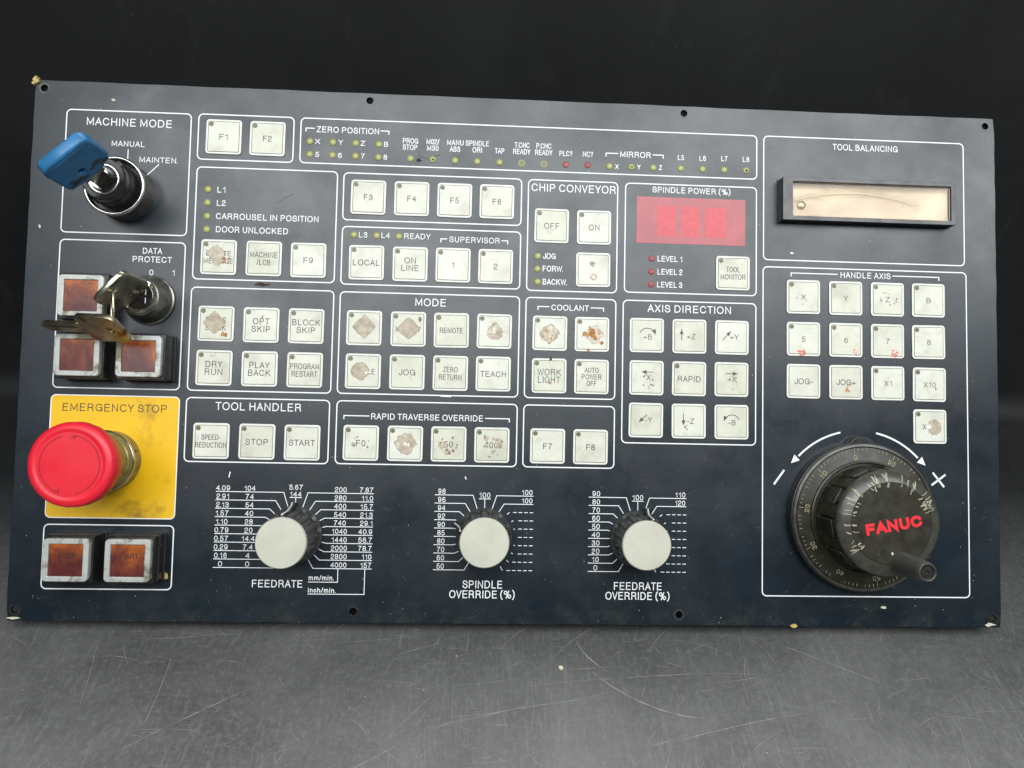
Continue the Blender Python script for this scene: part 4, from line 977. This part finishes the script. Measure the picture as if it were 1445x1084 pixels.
world_obj('key_blade', shape([[(-4, -.5), (4, -.5), (4.0, 14), (-4.0, 14)]], -1.1, 1.1, .25, 1), 'blackmetal', I4, bk)
world_obj('key_shoulder', shape([[(-5.5, 9), (5.5, 9), (5.5, 14), (-5.5, 14)]], -1.5, 1.5, .3, 1), 'brownsteel', I4, bk)
for i, (x, y, r) in enumerate(((6.5, 21, 2.1), (-6, 17.5, 2.6), (-8.2, 19.8, 1.4), (2.3, 19, 1.2), (9, 18.2, 1.6), (-2.5, 16.5, 1.6), (-9, 16.8, 1.3))):
    world_obj('grime_patch', shape([blob(r, 60 + i, jag=.35, n=12, diamond=.1, sx=1.3, sy=.7)], 2.87, 2.96), 'grime', Matrix.Translation((x * .001, y * .001, 0)), bk)

def steel_key(name, m4, mat, lab, bow=(19, 21), blade=24):
    k = world_obj(name, None, None, m4); k['label'] = lab; k['category'] = 'key'; k['group'] = 'steel keys on the wire ring'
    w2 = bow[0] / 2; h = bow[1]
    pts = [(-w2 + 2.4, 0), (w2 - 2.4, 0), (w2 - .6, 1.2), (w2, 3.0), (w2, h - 4), (w2 - .9, h - 1.5), (w2 - 3.2, h), (-w2 + 3.2, h), (-w2 + .9, h - 1.5), (-w2, h - 4), (-w2, 3.0), (-w2 + .6, 1.2)]
    o = world_obj('key_bow', shape([pts, circ(1.9, 20, 0, h - 6.2)], -1.25, 1.25, .3, 1), mat, I4, k)
    b_ = [(-3.8, .2), (3.8, .2), (3.8, -3), (3.2, -3.6), (3.2, -6), (2.4, -7.4), (3.2, -9), (3.2, -11), (2.2, -12.5), (3.1, -14.5), (3.1, -blade + 4), (0.6, -blade), (-1.6, -blade), (-3.2, -blade + 3), (-3.2, -3.6), (-3.8, -3)]
    world_obj('key_blade', shape([b_], -1.0, 1.0, .2, 1), mat, I4, k)
    world_obj('key_groove', shape([rrect(.9, blade - 7, .3, cx_=-.9, cy_=-blade / 2)], .98, 1.04), 'lint', I4, k)
    return k
bdir = Vector((math.cos(math.radians(48)), math.sin(math.radians(48)), 0))
steel_key('steel_key', frame(P(63.0, 115.2, 14.8), bdir, (0, 0, 1)) , 'steel', 'plain steel key standing in the data protect keyswitch', bow=(19.5, 28.5), blade=4.5)
steel_key('steel_key', frame(P(45.7, 133.0, 27.8), (.217, -.512, -.831), (.959, -.049, .28)), 'brownsteel', 'brown stained steel key hanging flat from the wire ring across the amber buttons', bow=(19, 22), blade=24)
kr = bpy.data.meshes.new('ring'); bm = bmesh.new()
R_, r_ = 7.8, .55
for i in range(44):
    for j in range(8):
        a = 2 * math.pi * i / 44; b_ = 2 * math.pi * j / 8
        bm.verts.new((((5.2 + r_ * math.cos(b_)) * math.cos(a)) * .001, ((10.3 + r_ * math.cos(b_)) * math.sin(a)) * .001, r_ * math.sin(b_) * .001))
bm.verts.ensure_lookup_table()
for i in range(44):
    for j in range(8):
        bm.faces.new([bm.verts[x] for x in (i * 8 + j, ((i + 1) % 44) * 8 + j, ((i + 1) % 44) * 8 + (j + 1) % 8, i * 8 + (j + 1) % 8)])
for f in bm.faces: f.smooth = True
bm.to_mesh(kr); bm.free()
RING = world_obj('key_ring', kr, 'steel', frame(P(61.7, 124.5, 34.6), (.5, 0, .86), (-.09, -.95, -.26)))
RING['label'] = 'small wire ring joining the two steel keys'; RING['category'] = 'key ring'

# ------------------------------------------------------------------ scratches, scuffs and chips on the tabletop
q = random.Random(5)
def ribbon(vs, fs, pts, wd, z, q):
    n = len(pts)
    b0 = len(vs)
    for i, p in enumerate(pts):
        a = pts[max(i - 1, 0)]; c = pts[min(i + 1, n - 1)]
        d = Vector((c[0] - a[0], c[1] - a[1])).normalized(); nn = Vector((-d.y, d.x)) * wd * .5 * (.25 + .75 * math.sin(math.pi * (i + .5) / n)) * q.uniform(.7, 1.2)
        vs += [(p[0] + nn.x, p[1] + nn.y, z), (p[0] - nn.x, p[1] - nn.y, z)]
        if i: j = b0 + 2 * (i - 1); fs.append((j, j + 1, j + 3, j + 2))
def curve(x, y, ang, ln, bend, q, n=12):
    pts = []; a = ang
    for i in range(n):
        pts.append((x, y)); x += ln / n * math.cos(a); y += ln / n * math.sin(a); a += bend / n + q.uniform(-.03, .03)
    return pts
vs, fs = [], []
for i in range(1100):
    x, y = q.gauss(.04, .17), q.uniform(-.17, .01)
    ang = q.choice((q.gauss(1.15, .25), q.gauss(1.15, .3), q.gauss(.35, .25), q.gauss(-.9, .3), q.gauss(0, .12)))
    ribbon(vs, fs, curve(x, y, ang, q.choice((.004, .007, .012, .02, .04)) * q.uniform(.6, 1.3), q.gauss(0, .5), q, 8), q.choice((.00006, .00009, .00014)), .0002, q)
LONG = [(-.20, -.075, .62, .13, .05, .0003), (-.14, -.12, .75, .19, -.35, .0003), (-.215, -.005, -1.35, .06, .1, .0003), (-.175, -.015, -1.5, .05, -.2, .0004),
        (.03, -.003, -1.2, .035, .5, .0005), (.037, -.022, -.75, .085, .75, .0009), (-.04, -.05, .2, .13, .1, .0003), (.14, -.005, -.45, .085, .1, .0004),
        (.235, -.02, -.80, .16, -.02, .0003), (.03, -.088, .04, .15, .03, .0003), (.0, -.03, .12, .2, -.25, .0003), (-.06, -.135, 1.25, .1, .1, .0003),
        (.06, -.06, .25, .12, -.2, .0003), (.10, -.10, .5, .05, .2, .0004), (-.23, -.1, 1.0, .09, .3, .0003), (.18, -.09, -1.0, .06, .2, .0003)]
for x, y, a, l, b_, wd in LONG:
    ribbon(vs, fs, curve(x, y, a, l * .72, b_, q, 20), wd * .75, .0003, q)
me = bpy.data.meshes.new('scratches'); me.from_pydata(vs, [], fs)
link('tabletop_scratches', me, 'scratch')['kind'] = 'stuff'
vs, fs = [], []
for x, y, a, l, b_, wd in () and ((.075, -.02, -1.9, .11, .1, .003), (.16, -.05, -1.25, .10, .2, .005), (-.105, -.005, -.9, .025, -.6, .002), (-.235, -.01, -1.7, .12, .3, .0025),
                           (.06, -.075, -1.1, .08, .1, .006), (.2, -.06, -1.4, .09, -.2, .003), (-.02, 0, -1.5, .09, .05, .0012)):
    ribbon(vs, fs, curve(x, y, a, l, b_, q, 16), wd, .00012, q)
for i in range(260):
    x, y = q.gauss(.05, .22), q.uniform(-.19, .02)
    speck(vs, fs, (x * 1000, y * 1000), q.choice((.1, .15, .2, .3)), q, .15)
me = bpy.data.meshes.new('scuffs'); me.from_pydata(vs, [], fs)
link('tabletop_scuffs', me, 'scuffdark')['kind'] = 'stuff'
vs, fs = [], []
for i in range(230):
    x, y = q.gauss(.05, .25), q.choice((q.uniform(-.19, .0), q.uniform(-.19, .15)))
    speck(vs, fs, (x * 1000, y * 1000), q.choice((.08, .12, .16, .25)), q, .2)
me = bpy.data.meshes.new('grit'); me.from_pydata(vs, [], fs)
link('tabletop_grit', me, 'paleflake')['kind'] = 'stuff'
c = link('plaster_crumb', shape([blob(1.25, 91, jag=.35, n=11)], 0, 1.0, .2, 1), 'paleflake', None, (.021, -.0195, .0001))
c['label'] = 'small pale yellow crumb lying on the scratched tabletop in front of the panel'; c['category'] = 'crumb'
